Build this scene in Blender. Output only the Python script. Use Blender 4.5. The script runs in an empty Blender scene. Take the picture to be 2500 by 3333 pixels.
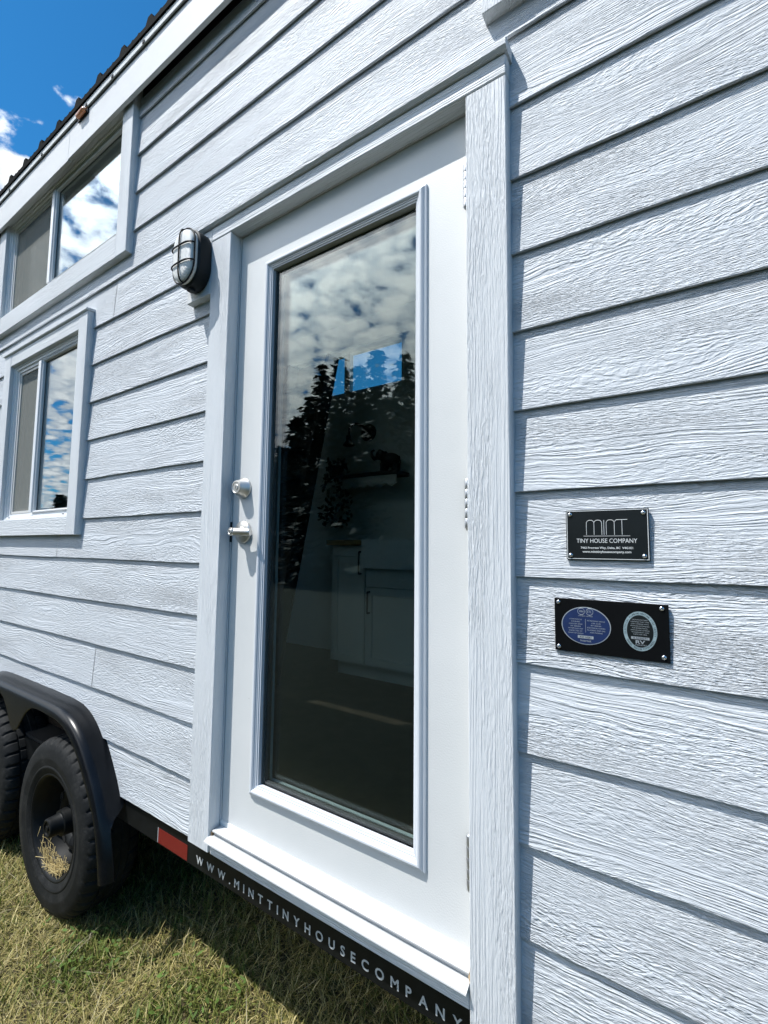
import bpy, bmesh, math, random
import numpy as np
from mathutils import Vector, Matrix
R = math.radians
random.seed(7); RNG = np.random.default_rng(11)
S = bpy.context.scene
COL = S.collection
ZO = 1.435            # wall coordinates are measured from one clapboard edge; ZO lifts them so that the lawn is z = 0

# ------------------------------------------------------------------ materials
def new_mat(name):
    m = bpy.data.materials.new(name); m.use_nodes = True
    nt = m.node_tree
    return m, nt, nt.nodes, nt.links, nt.nodes['Principled BSDF']
def N(nt, typ, **kw):
    n = nt.nodes.new(typ)
    for k, v in kw.items():
        if k.startswith('i_'):
            key = k[2:]
            n.inputs[int(key) if key.isdigit() else key.replace('_', ' ')].default_value = v
        else: setattr(n, k, v)
    return n
def math_(nt, op, a, b=None, clamp=False):
    n = nt.nodes.new('ShaderNodeMath'); n.operation = op; n.use_clamp = clamp
    for i, v in enumerate((a, b)):
        if v is None: continue
        if hasattr(v, 'is_linked'): nt.links.new(v, n.inputs[i])
        else: n.inputs[i].default_value = v
    return n.outputs[0]
def mixc(nt, fac, a, b):
    n = nt.nodes.new('ShaderNodeMix'); n.data_type = 'RGBA'
    for sock, v in ((n.inputs[0], fac), (n.inputs[6], a), (n.inputs[7], b)):
        if hasattr(v, 'is_linked'): nt.links.new(v, sock)
        else: sock.default_value = v if isinstance(v, float) else (*v, 1)
    return n.outputs[2]
def ramp(nt, fac, lo, hi):
    n = nt.nodes.new('ShaderNodeMapRange'); n.clamp = True; n.interpolation_type = 'SMOOTHSTEP'
    nt.links.new(fac, n.inputs[0]); n.inputs[1].default_value = lo; n.inputs[2].default_value = hi
    return n.outputs[0]
def noise(nt, vec, scale, detail=2.0, rough=.5, dist=0.0):
    n = nt.nodes.new('ShaderNodeTexNoise')
    n.inputs['Scale'].default_value = scale; n.inputs['Detail'].default_value = detail
    n.inputs['Roughness'].default_value = rough; n.inputs['Distortion'].default_value = dist
    nt.links.new(vec, n.inputs['Vector'])
    return n.outputs[0]
def combine(nt, x, y, z):
    n = nt.nodes.new('ShaderNodeCombineXYZ')
    for i, v in enumerate((x, y, z)):
        if hasattr(v, 'is_linked'): nt.links.new(v, n.inputs[i])
        else: n.inputs[i].default_value = v
    return n.outputs[0]
def bump(nt, bsdf, h, dist, strength=1.0):
    n = nt.nodes.new('ShaderNodeBump'); n.inputs['Distance'].default_value = dist
    n.inputs['Strength'].default_value = strength
    nt.links.new(h, n.inputs['Height']); nt.links.new(n.outputs[0], bsdf.inputs['Normal'])
def objcoord(nt): return nt.nodes.new('ShaderNodeTexCoord').outputs['Object']

def plain(name, col, rough=.5, metal=0.0, var=.06, nscale=9.0, bd=0.0, bscale=60.0, spec=.5):
    m, nt, nd, lk, b = new_mat(name)
    oc = objcoord(nt)
    n = noise(nt, oc, nscale, 4, .6)
    f = ramp(nt, n, .3, .7)
    c = mixc(nt, f, tuple(x*(1-var) for x in col), tuple(min(1, x*(1+var)) for x in col))
    lk.new(c, b.inputs['Base Color'])
    b.inputs['Roughness'].default_value = rough; b.inputs['Metallic'].default_value = metal
    b.inputs['Specular IOR Level'].default_value = spec
    if bd: bump(nt, b, noise(nt, oc, bscale, 3, .6), bd)
    return m

def painted_wood(name, col, depth, line=1.0, stip=1.0, rough=.62, period=235.0, warp=.105, uf=48.0, bump2=1.0):
    """embossed wood-grain board under a coat of paint; 'grain' = (along, across, board)"""
    m, nt, nd, lk, b = new_mat(name)
    a = N(nt, 'ShaderNodeAttribute', attribute_name='grain')
    sx = N(nt, 'ShaderNodeSeparateXYZ'); lk.new(a.outputs['Vector'], sx.inputs[0])
    u, v, w = sx.outputs
    w = math_(nt, 'MULTIPLY', w, 7.31)
    # the pattern of growth rings, bent into arches
    d1 = noise(nt, combine(nt, math_(nt, 'MULTIPLY', u, 1.9), math_(nt, 'MULTIPLY', v, 7.0), w), 1.0, 1.0, .4)
    d2 = noise(nt, combine(nt, math_(nt, 'MULTIPLY', u, 11.0), math_(nt, 'MULTIPLY', v, 26.0), w), 1.0, 2.0, .5)
    f = math_(nt, 'ADD', v, math_(nt, 'ADD', math_(nt, 'MULTIPLY', d1, warp), math_(nt, 'MULTIPLY', d2, warp*.1)))
    lines = noise(nt, combine(nt, math_(nt, 'MULTIPLY', u, 4.0), math_(nt, 'MULTIPLY', f, period), w), 1.0, 1.5, .5)
    lines = ramp(nt, lines, .40, .60)
    mask = ramp(nt, noise(nt, combine(nt, math_(nt, 'MULTIPLY', u, 1.6), math_(nt, 'MULTIPLY', f, 13.0), math_(nt, 'ADD', w, 3.3)), 1.0, 1.0, .5), .40, .62)
    # broken striations everywhere
    st = noise(nt, combine(nt, math_(nt, 'MULTIPLY', u, uf), math_(nt, 'MULTIPLY', f, period*1.10), math_(nt, 'ADD', w, 9.1)), 1.0, 2.5, .6, .3)
    st = ramp(nt, st, .34, .66)
    fine = noise(nt, combine(nt, math_(nt, 'MULTIPLY', u, 95.0), math_(nt, 'MULTIPLY', v, 190.0), w), 1.0, 2.0, .6)
    h = math_(nt, 'ADD', math_(nt, 'MULTIPLY', math_(nt, 'MULTIPLY', lines, mask), 1.0*line),
              math_(nt, 'ADD', math_(nt, 'MULTIPLY', math_(nt, 'MULTIPLY', st, math_(nt, 'SUBTRACT', 1.0, math_(nt, 'MULTIPLY', mask, .75))), .80*stip), math_(nt, 'MULTIPLY', fine, .35*stip*bump2)))
    wn = nt.nodes.new('ShaderNodeTexWhiteNoise'); wn.noise_dimensions = '1D'; lk.new(w, wn.inputs['W'])
    patch = noise(nt, combine(nt, math_(nt, 'MULTIPLY', u, 2.2), math_(nt, 'MULTIPLY', v, 9.0), math_(nt, 'ADD', w, 21.7)), 1.0, 1.5, .5)
    amp = math_(nt, 'MULTIPLY', math_(nt, 'ADD', .78, math_(nt, 'MULTIPLY', wn.outputs[0], .45)), math_(nt, 'ADD', .55, math_(nt, 'MULTIPLY', ramp(nt, patch, .32, .68), .60)))
    h = math_(nt, 'MULTIPLY', h, amp)
    bump(nt, b, h, depth)
    big = noise(nt, combine(nt, math_(nt, 'MULTIPLY', u, 1.2), math_(nt, 'MULTIPLY', v, 5.0), w), 1.0, 3, .6)
    c = mixc(nt, ramp(nt, big, .3, .7), tuple(x*.965 for x in col), tuple(x*1.03 for x in col))
    lk.new(c, b.inputs['Base Color'])
    b.inputs['Roughness'].default_value = rough
    b.inputs['Specular IOR Level'].default_value = .35
    return m

def glass(name, tint=.75, r0=.06, tintcol=(.93, 1.0, .97), wave=0.0):
    """thin pane: mirror by angle over a clear, slightly tinted view through"""
    m = bpy.data.materials.new(name); m.use_nodes = True
    nt = m.node_tree; nt.nodes.clear(); lk = nt.links
    out = N(nt, 'ShaderNodeOutputMaterial')
    tr = N(nt, 'ShaderNodeBsdfTransparent'); tr.inputs[0].default_value = (*[tint*x for x in tintcol], 1)
    gl = N(nt, 'ShaderNodeBsdfGlossy'); gl.inputs['Roughness'].default_value = 0.0
    gl.inputs[0].default_value = (.92, .97, 1, 1)
    lw = N(nt, 'ShaderNodeLayerWeight'); lw.inputs[0].default_value = .5
    p = math_(nt, 'POWER', lw.outputs['Facing'], 3.6)
    fac = math_(nt, 'ADD', math_(nt, 'MULTIPLY', p, 1-r0), r0, True)
    if wave:
        bn = N(nt, 'ShaderNodeBump'); bn.inputs['Distance'].default_value = wave
        lk.new(noise(nt, objcoord(nt), 5.0, 1.0, .4), bn.inputs['Height'])
        lk.new(bn.outputs[0], gl.inputs['Normal'])
    mx = N(nt, 'ShaderNodeMixShader')
    lk.new(fac, mx.inputs[0]); lk.new(tr.outputs[0], mx.inputs[1]); lk.new(gl.outputs[0], mx.inputs[2])
    lk.new(mx.outputs[0], out.inputs[0])
    return m

M = {}
M['siding'] = painted_wood('pale_grey_blue_siding_paint', (.570, .600, .632), .0026, line=.66, stip=1.1, period=265.0)
M['trim'] = painted_wood('white_grey_trim_paint', (.655, .680, .700), .0016, line=.55, stip=1.0, period=240.0, warp=.020, uf=26.0, bump2=.9)
M['fascia'] = painted_wood('white_fascia_paint', (.71, .72, .725), .0006, line=.5)
M['soffit'] = plain('black_eave_shade', (.008, .008, .008), .9)  # near black: the shade of the eaves is put into the colour
def door_paint():
    m, nt, nd, lk, b = new_mat('white_door_paint')
    oc = objcoord(nt)
    v = N(nt, 'ShaderNodeTexVoronoi'); v.inputs['Scale'].default_value = 13.0; lk.new(oc, v.inputs['Vector'])
    speck = ramp(nt, v.outputs['Distance'], .035, .02)
    pick = ramp(nt, noise(nt, oc, 3.1, 1), .56, .60)
    sp = math_(nt, 'MULTIPLY', speck, pick)
    base = mixc(nt, ramp(nt, noise(nt, oc, 4, 3), .3, .7), (.650, .662, .655), (.685, .695, .688))
    c = mixc(nt, sp, base, (.32, .30, .28))
    lk.new(c, b.inputs['Base Color']); b.inputs['Roughness'].default_value = .42
    bump(nt, b, noise(nt, oc, 260, 2), .0004)
    return m
M['door'] = door_paint()
M['vinyl'] = plain('white_vinyl', (.72, .73, .735), .3, var=.02)
M['sill'] = plain('white_sill_metal', (.52, .525, .52), .4, var=.04, nscale=20)
M['plastic_frame'] = plain('white_moulded_frame', (.645, .675, .715), .32, var=.02)
M['sash_beige'] = plain('greyed_vinyl_sash', (.62, .61, .58), .4, var=.03)
M['black_gap'] = plain('dark_gap', (.015, .016, .017), .9)
M['gasket'] = plain('grey_glazing_bead', (.10, .11, .11), .5)
M['nickel'] = plain('satin_nickel', (.60, .59, .56), .42, 1.0, var=.05, bd=.00005, bscale=300)
M['keyhole'] = plain('dark_key_slot', (.05, .05, .05), .4, .6)
M['hinge'] = plain('brushed_hinge_steel', (.60, .61, .62), .35, .9)
M['lamp_black'] = plain('black_lamp_housing', (.009, .013, .015), .5, bd=.0002, bscale=220, spec=.2)
M['cage'] = plain('black_wire_guard', (.009, .010, .011), .5, spec=.15)
def diffuser():
    m, nt, nd, lk, b = new_mat('frosted_ribbed_diffuser')
    oc = objcoord(nt); sx = N(nt, 'ShaderNodeSeparateXYZ'); lk.new(oc, sx.inputs[0])
    w = math_(nt, 'SINE', math_(nt, 'MULTIPLY', sx.outputs[2], 1500.0))
    bump(nt, b, w, .0004)
    b.inputs['Base Color'].default_value = (.78, .79, .77, 1); b.inputs['Roughness'].default_value = .5; b.inputs['Specular IOR Level'].default_value = .3
    b.inputs['Subsurface Weight'].default_value = .0
    return m
M['diffuser'] = diffuser()
M['roof'] = plain('charcoal_roof_sheet', (.006, .007, .007), .85, spec=.03)
M['drip'] = plain('pale_drip_flashing', (.60, .62, .62), .5)
M['amber'] = plain('amber_marker_lens', (.62, .26, .13), .25, var=.15)
M['beam'] = plain('black_chassis_paint', (.005, .006, .0065), .5, var=.3, nscale=30, spec=.25)
M['fender'] = plain('black_fender_plastic', (.004, .0048, .0062), .26, var=.25, nscale=14, spec=.25)
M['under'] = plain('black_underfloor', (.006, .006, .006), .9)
M['letter'] = plain('white_vinyl_letters', (.50, .52, .52), .5, var=.05)
M['red'] = plain('red_reflective_tape', (.17, .012, .009), .45, var=.12, nscale=400)
def tyre_mat():
    m, nt, nd, lk, b = new_mat('dusty_tyre_rubber')
    oc = objcoord(nt)
    n = noise(nt, oc, 8, 5, .7); n2 = noise(nt, oc, 60, 4, .7)
    f = math_(nt, 'MULTIPLY', ramp(nt, n, .42, .75), ramp(nt, n2, .3, .75))
    c = mixc(nt, f, (.008, .009, .0095), (.042, .042, .041))
    lk.new(c, b.inputs['Base Color']); b.inputs['Roughness'].default_value = .7; b.inputs['Specular IOR Level'].default_value = .2
    bump(nt, b, noise(nt, oc, 160, 3), .0006)
    return m
M['tyre'] = tyre_mat()
M['rim'] = plain('black_wheel_steel', (.005, .006, .0065), .5, 0.0, var=.3, nscale=25, spec=.2)
M['hole'] = plain('wheel_hole_dark', (.002, .002, .002), .9)
M['galv'] = plain('galvanised_strap', (.16, .19, .19), .5, .5, var=.3, nscale=40)
M['plaque'] = plain('black_plaque_face', (.008, .011, .012), .4, var=.2, spec=.25)
M['plaque_matt'] = plain('black_plaque_plate', (.003, .0035, .004), .5, var=.2, spec=.12)
M['screw'] = plain('chrome_screw', (.75, .75, .75), .15, 1.0)
M['ink'] = plain('white_print', (.66, .68, .68), .5, var=.03)
M['blue'] = plain('blue_label', (.005, .020, .085), .5, var=.1, nscale=60)
M['spacer'] = plain('dark_spacer_bar', (.035, .035, .033), .5)
M['silver'] = plain('silver_label_edge', (.36, .40, .43), .4, .2, var=.08)
M['teal'] = plain('grey_teal_label_ring', (.26, .35, .38), .4, var=.1)
M['caulk'] = plain('tan_wood_end', (.50, .36, .20), .8, var=.3, nscale=60)
M['stain'] = plain('rusty_stain', (.22, .15, .08), .85, var=.4, nscale=90)
M['screen'] = None
def screen_mat():
    m = bpy.data.materials.new('insect_screen'); m.use_nodes = True
    nt = m.node_tree; nt.nodes.clear(); lk = nt.links
    out = N(nt, 'ShaderNodeOutputMaterial'); tr = N(nt, 'ShaderNodeBsdfTransparent')
    df = N(nt, 'ShaderNodeBsdfDiffuse'); df.inputs[0].default_value = (.27, .28, .26, 1)
    mx = N(nt, 'ShaderNodeMixShader'); mx.inputs[0].default_value = .55
    lk.new(tr.outputs[0], mx.inputs[1]); lk.new(df.outputs[0], mx.inputs[2]); lk.new(mx.outputs[0], out.inputs[0])
    return m
M['screen'] = screen_mat()
M['door_glass'] = glass('door_double_glazing', tint=.95, r0=.030, tintcol=(.965, 1.0, .985), wave=.00022)
M['win_glass'] = glass('window_double_glazing', tint=.91, r0=.060, tintcol=(.95, 1.0, 1.0), wave=.0002)
M['wall_in'] = plain('white_interior_paint', (.78, .80, .78), .8, var=.02)
M['floor_in'] = plain('dark_floor_boards', (.035, .024, .016), .5, var=.3, nscale=12)
M['cabinet'] = plain('pale_cabinet_paint', (.62, .63, .60), .5, var=.02)
M['counter'] = plain('oiled_wood_counter', (.28, .17, .06), .45, var=.25, nscale=18)
M['sink'] = plain('white_sink_ceramic', (.75, .75, .73), .2, var=.02)
M['iron'] = plain('black_iron', (.012, .012, .012), .5)
M['darkwood'] = plain('dark_stained_wood', (.018, .012, .009), .6, var=.3)
M['houseplant'] = plain('houseplant_leaf', (.035, .06, .025), .6, var=.4, nscale=40)
M['bark'] = plain('conifer_bark', (.07, .05, .035), .9, var=.35, nscale=20)
M['needles'] = plain('conifer_needles', (.030, .048, .026), .7, var=.45, nscale=2.2)
M['needles2'] = plain('conifer_needles_dark', (.022, .037, .024), .7, var=.45, nscale=2.2)
def colattr(name, rough=.7, trans=0.0):
    m, nt, nd, lk, b = new_mat(name)
    a = N(nt, 'ShaderNodeAttribute', attribute_name='col')
    lk.new(a.outputs['Color'], b.inputs['Base Color']); b.inputs['Roughness'].default_value = rough
    b.inputs['Specular IOR Level'].default_value = .25
    if trans:
        t = N(nt, 'ShaderNodeBsdfTranslucent'); lk.new(a.outputs['Color'], t.inputs[0])
        mx = N(nt, 'ShaderNodeMixShader'); mx.inputs[0].default_value = trans
        out = nd['Material Output']
        lk.new(b.outputs[0], mx.inputs[1]); lk.new(t.outputs[0], mx.inputs[2]); lk.new(mx.outputs[0], out.inputs[0])
    return m
M['blade'] = colattr('grass_blades', .6, .25)
def lawn_mat():
    m, nt, nd, lk, b = new_mat('dry_lawn_thatch')
    oc = objcoord(nt)
    n = noise(nt, oc, 1.6, 4, .6); n2 = noise(nt, oc, 60, 4, .7); n3 = noise(nt, oc, 9, 4, .6)
    c = mixc(nt, ramp(nt, n2, .3, .7), (.026, .022, .010), (.13, .10, .045))
    c = mixc(nt, math_(nt, 'MULTIPLY', ramp(nt, n3, .45, .65), ramp(nt, n, .35, .6)), c, (.075, .095, .025))
    sx = N(nt, 'ShaderNodeSeparateXYZ'); lk.new(oc, sx.inputs[0])
    c = mixc(nt, ramp(nt, sx.outputs[1], -.7, -1.5), c, mixc(nt, n2, (.015, .020, .012), (.034, .042, .022)))  # colour darkened out front so the lawn reflects dimly in the door glass
    lk.new(c, b.inputs['Base Color']); b.inputs['Roughness'].default_value = .95
    bump(nt, b, n2, .02)
    return m
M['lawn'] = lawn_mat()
M['hill'] = plain('distant_hill', (.09, .14, .20), .95, var=.15, nscale=.02)  # the blue haze of distance is put into the base colour

# ------------------------------------------------------------------ mesh helpers
class MB:
    """collects shapes; build() links them as ONE mesh object"""
    def __init__(s): s.v = []; s.f = []; s.m = []; s.g = []
    def add(s, vs, fs, mi=0, grain=None):
        o = len(s.v); s.v += [tuple(p) for p in vs]; s.f += [tuple(i+o for i in f) for f in fs]; s.m += [mi]*len(fs)
        if grain is None:
            k = random.uniform(0, 50)
            grain = lambda p: (p[0]+k, p[2]+p[1], k)
        s.g += [grain(p) for p in vs]
    def box(s, x0, x1, y0, y1, z0, z1, b=0.0, axis='x', mi=0):
        k = random.uniform(0, 60)
        grain = (lambda p: (p[0]+k, p[2]+p[1]+k, k)) if axis == 'x' else (lambda p: (p[2]+k, p[0]+p[1]+k, k))
        lo = (x0, y0, z0); hi = (x1, y1, z1)
        if b <= 0:
            vs = [(x, y, z) for x in (x0, x1) for y in (y0, y1) for z in (z0, z1)]
            fs = [(0,1,3,2),(4,6,7,5),(0,4,5,1),(2,3,7,6),(0,2,6,4),(1,5,7,3)]
            s.add(vs, fs, mi, grain); return
        vs = []; idx = {}
        for c in [(i,j,k2) for i in (0,1) for j in (0,1) for k2 in (0,1)]:
            for a in range(3):
                p = []
                for d in range(3):
                    base = hi[d] if c[d] else lo[d]
                    p.append(base if d == a else base + (-b if c[d] else b))
                idx[c, a] = len(vs); vs.append(tuple(p))
        fs = []
        for a in range(3):
            o = [d for d in range(3) if d != a]
            for sgn in (0,1):
                q = []
                for (i,j) in ((0,0),(1,0),(1,1),(0,1)):
                    c = [0,0,0]; c[a] = sgn; c[o[0]] = i; c[o[1]] = j; q.append(idx[tuple(c), a])
                fs.append(tuple(q))
            for i in (0,1):
                for j in (0,1):       # edge along axis a
                    c0 = [0,0,0]; c0[o[0]] = i; c0[o[1]] = j; c1 = list(c0); c1[a] = 1
                    fs.append((idx[tuple(c0), o[0]], idx[tuple(c1), o[0]], idx[tuple(c1), o[1]], idx[tuple(c0), o[1]]))
        for c in [(i,j,k2) for i in (0,1) for j in (0,1) for k2 in (0,1)]:
            fs.append(tuple(idx[c, a] for a in range(3)))
        s.add(vs, fs, mi, grain)
    def prism(s, poly, a0, a1, ax='y', mi=0):
        """closed outline of 2-D points extruded along an axis"""
        n = len(poly)
        def P(p, t): return (p[0], t, p[1]) if ax == 'y' else ((t, p[0], p[1]) if ax == 'x' else (p[0], p[1], t))
        vs = [P(p, a0) for p in poly]+[P(p, a1) for p in poly]
        fs = [tuple(range(n)), tuple(range(2*n-1, n-1, -1))]+[(i, i+n, (i+1) % n+n, (i+1) % n) for i in range(n)]
        s.add(vs, fs, mi)
    def sweep_frame(s, x0, x1, z0, z1, prof, mi=0):
        """closed profile of (inset, y) mitred round a rectangle in the wall plane"""
        n = len(prof); vs = []
        k = random.uniform(0, 60)
        for (d, y) in prof:
            vs += [(x0+d, y, z0+d), (x1-d, y, z0+d), (x1-d, y, z1-d), (x0+d, y, z1-d)]
        fs = []
        for i in range(n):
            j = (i+1) % n
            for c in range(4):
                e = (c+1) % 4
                fs.append((i*4+c, i*4+e, j*4+e, j*4+c))
        s.add(vs, fs, mi, lambda p: (p[0]+k, p[2]+p[1]+k, k))
    def lathe(s, c, prof, n=48, ax='y', mi=0, mod=None, arc=None, close=False):
        vs = []; fs = []
        m = len(prof)
        for i in range(n):
            t = 2*math.pi*i/n
            for j, (r, a) in enumerate(prof):
                if mod: r = mod(i, j, r)
                ca, sa = r*math.cos(t), r*math.sin(t)
                if ax == 'y': vs.append((c[0]+ca, c[1]+a, c[2]+sa))
                elif ax == 'z': vs.append((c[0]+ca, c[1]+sa, c[2]+a))
                else: vs.append((c[0]+a, c[1]+ca, c[2]+sa))
        for i in range(n):
            k = (i+1) % n
            for j in range(m-1 if not close else m):
                l = (j+1) % m
                fs.append((i*m+j, i*m+l, k*m+l, k*m+j))
        s.add(vs, fs, mi)
    def tube(s, pts, r, n=10, mi=0, caps=True, closed=False):
        pts = [Vector(p) for p in pts]; m = len(pts)
        rr = r if hasattr(r, '__len__') else [r]*m
        vs = []; fs = []; up = None
        for i, p in enumerate(pts):
            if closed: t = (pts[(i+1) % m]-pts[i-1]).normalized()
            else: t = (pts[min(i+1, m-1)]-pts[max(i-1, 0)]).normalized()
            if up is None:
                up = t.orthogonal().normalized()
            up = (up-t*up.dot(t)).normalized(); sd = t.cross(up)
            for k in range(n):
                a = 2*math.pi*k/n
                vs.append(tuple(p+(up*math.cos(a)+sd*math.sin(a))*rr[i]))
        for i in range(m if closed else m-1):
            for k in range(n):
                l = (k+1) % n; j = (i+1) % m
                fs.append((i*n+k, i*n+l, j*n+l, j*n+k))
        if caps and not closed: fs += [tuple(range(n-1, -1, -1)), tuple((m-1)*n+k for k in range(n))]
        s.add(vs, fs, mi)
    def ball(s, c, r, mi=0, n=14, m=8, sc=(1,1,1)):
        vs = []; fs = []
        for i in range(m+1):
            ph = math.pi*i/m
            for k in range(n):
                a = 2*math.pi*k/n
                vs.append((c[0]+r*sc[0]*math.sin(ph)*math.cos(a), c[1]+r*sc[1]*math.sin(ph)*math.sin(a), c[2]+r*sc[2]*math.cos(ph)))
        for i in range(m):
            for k in range(n):
                l = (k+1) % n
                fs.append((i*n+k, i*n+l, (i+1)*n+l, (i+1)*n+k))
        s.add(vs, fs, mi)
    def build(s, name, mats, parent=None, smooth=None, recalc=True, world=False):
        off = Vector((0, 0, 0)) if world else Vector((0, 0, ZO))
        base = parent_loc(parent)
        me = bpy.data.meshes.new(name)
        me.from_pydata([tuple(Vector(p)+off-base) for p in s.v], [], s.f)
        if not isinstance(mats, (list, tuple)): mats = [mats]
        for m in mats: me.materials.append(m)
        if len(mats) > 1: me.polygons.foreach_set('material_index', s.m)
        at = me.attributes.new('grain', 'FLOAT_VECTOR', 'POINT')
        at.data.foreach_set('vector', [c for g in s.g for c in g])
        if recalc:
            bm = bmesh.new(); bm.from_mesh(me); bmesh.ops.remove_doubles(bm, verts=bm.verts, dist=1e-6)
            bmesh.ops.recalc_face_normals(bm, faces=bm.faces); bm.to_mesh(me); bm.free()
        if smooth:
            me.polygons.foreach_set('use_smooth', [True]*len(me.polygons))
            me.set_sharp_from_angle(angle=R(smooth))
        o = bpy.data.objects.new(name, me); COL.objects.link(o)
        if parent: o.parent = parent
        return o
def parent_loc(p):
    v = Vector((0, 0, 0))
    while p: v = v+Vector(p.location); p = p.parent
    return v
def empty(name, loc, label=None, cat=None, group=None, parent=None, world=False):
    o = bpy.data.objects.new(name, None); COL.objects.link(o); o.empty_display_size = .05
    l = Vector(loc)+(Vector((0,0,0)) if world else Vector((0,0,ZO)))
    o.location = l-parent_loc(parent)
    if parent: o.parent = parent
    tag(o, label, cat, group)
    return o
def tag(o, label=None, cat=None, group=None, kind=None):
    for k, v in (('label', label), ('category', cat), ('group', group), ('kind', kind)):
        if v: o[k] = v
    return o
def copy_tree(o, parent=None):
    c = o.copy(); COL.objects.link(c)
    if parent: c.parent = parent
    for ch in [x for x in list(bpy.data.objects) if x.parent == o]: copy_tree(ch, c)
    return c
def glyph_mesh(ch, size, offset=0.0):
    cu = bpy.data.curves.new('glyph', 'FONT'); cu.body = ch; cu.size = size; cu.offset = offset
    cu.extrude = .0; cu.resolution_u = 3
    ob = bpy.data.objects.new('glyph', cu); COL.objects.link(ob)
    dg = bpy.context.evaluated_depsgraph_get(); dg.update()
    me = bpy.data.meshes.new_from_object(ob.evaluated_get(dg))
    vs = [tuple(v.co) for v in me.vertices]; fs = [tuple(p.vertices) for p in me.polygons]
    bpy.data.objects.remove(ob); bpy.data.curves.remove(cu); bpy.data.meshes.remove(me)
    return vs, fs
def text_into(mb, txt, size, x, z, y, thick=.0006, width=None, height=None, align='L', offset=0.0, mi=0):
    """flat lettering, a real film of the given thickness, standing on the wall plane (facing -y)"""
    vs, fs = glyph_mesh(txt, size, offset)
    if not vs: return
    xa = min(v[0] for v in vs); xb = max(v[0] for v in vs); za = min(v[1] for v in vs); zb = max(v[1] for v in vs)
    sx = width/(xb-xa) if width else 1.0
    sz = height/(zb-za) if height else (sx if width else 1.0)
    w = (xb-xa)*sx
    ox = {'L': x, 'C': x-w/2, 'R': x-w}[align]
    n = len(vs)
    front = [(ox+(v[0]-xa)*sx, y-thick, z+(v[1]-(za if height else 0))*sz) for v in vs]
    mb.add(front, fs, mi)
    # rim of the film
    cnt = {}
    for f in fs:
        for i in range(len(f)):
            e = (f[i], f[(i+1) % len(f)]); cnt[tuple(sorted(e))] = cnt.get(tuple(sorted(e)), [])+[e]
    side = [e[0] for e in cnt.values() if len(e) == 1]
    back = [(p[0], y, p[2]) for p in front]
    mb.add(front+back, [(a, b, b+n, a+n) for a, b in side], mi)
    return w
def ellipse(cx, cz, rx, rz, n=48): return [(cx+rx*math.cos(2*math.pi*i/n), cz+rz*math.sin(2*math.pi*i/n)) for i in range(n)]
def stadium(cx, z0, z1, r, n=14):
    """outline of an upright rounded slot"""
    return [(cx+r*math.cos(math.pi*i/n), z1+r*math.sin(math.pi*i/n)) for i in range(n+1)]+\
           [(cx-r*math.cos(math.pi*i/n), z0-r*math.sin(math.pi*i/n)) for i in range(n+1)]

# ------------------------------------------------------------------ the tiny house on its trailer
E_ = .1778                      # clapboard exposure
HX0, HX1, HY = -6.4, 1.9, 2.36  # ends of the house and its back face
house = empty('tiny_house', (-2.25, 1.2, -ZO), 'pale grey blue clapboard tiny house with white glazed door on a black two-axle trailer', 'tiny house')

# openings in the front wall (x0, x1, z0, z1) as cut in the clapboards
OPEN = [(-1.30, -.36, -.92, 1.16), (-3.50, -2.01, 1.38, 2.30), (-3.25, -2.32, .14, 1.115), (-.31, .95, 1.36, 2.30)]
def arch_x(z):
    """right edge of the wheel opening at height z"""
    pts = [(-.92, -1.85), (-.885, -1.85), (-.79, -1.925), (-.715, -1.99), (-.665, -2.07), (-.635, -2.16)]
    if z > -.632: return None
    for (za, xa), (zb, xb) in zip(pts, pts[1:]):
        if za <= z <= zb: return xa+(xb-xa)*(z-za)/(zb-za)
    return -2.16
mb = MB()
k0, k1 = -5, 12
joints = {6: -2.094, -3: -2.097, 0: -2.513, 9: -.62, -1: -4.6, 3: -4.2, 8: -4.9, 5: .9, 2: .62, -2: 1.1}
def bottom_wob(k, x): return .0009*math.sin(x*5.1+k*2.3)+.0006*math.sin(x*17.3+k*5.1)
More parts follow.
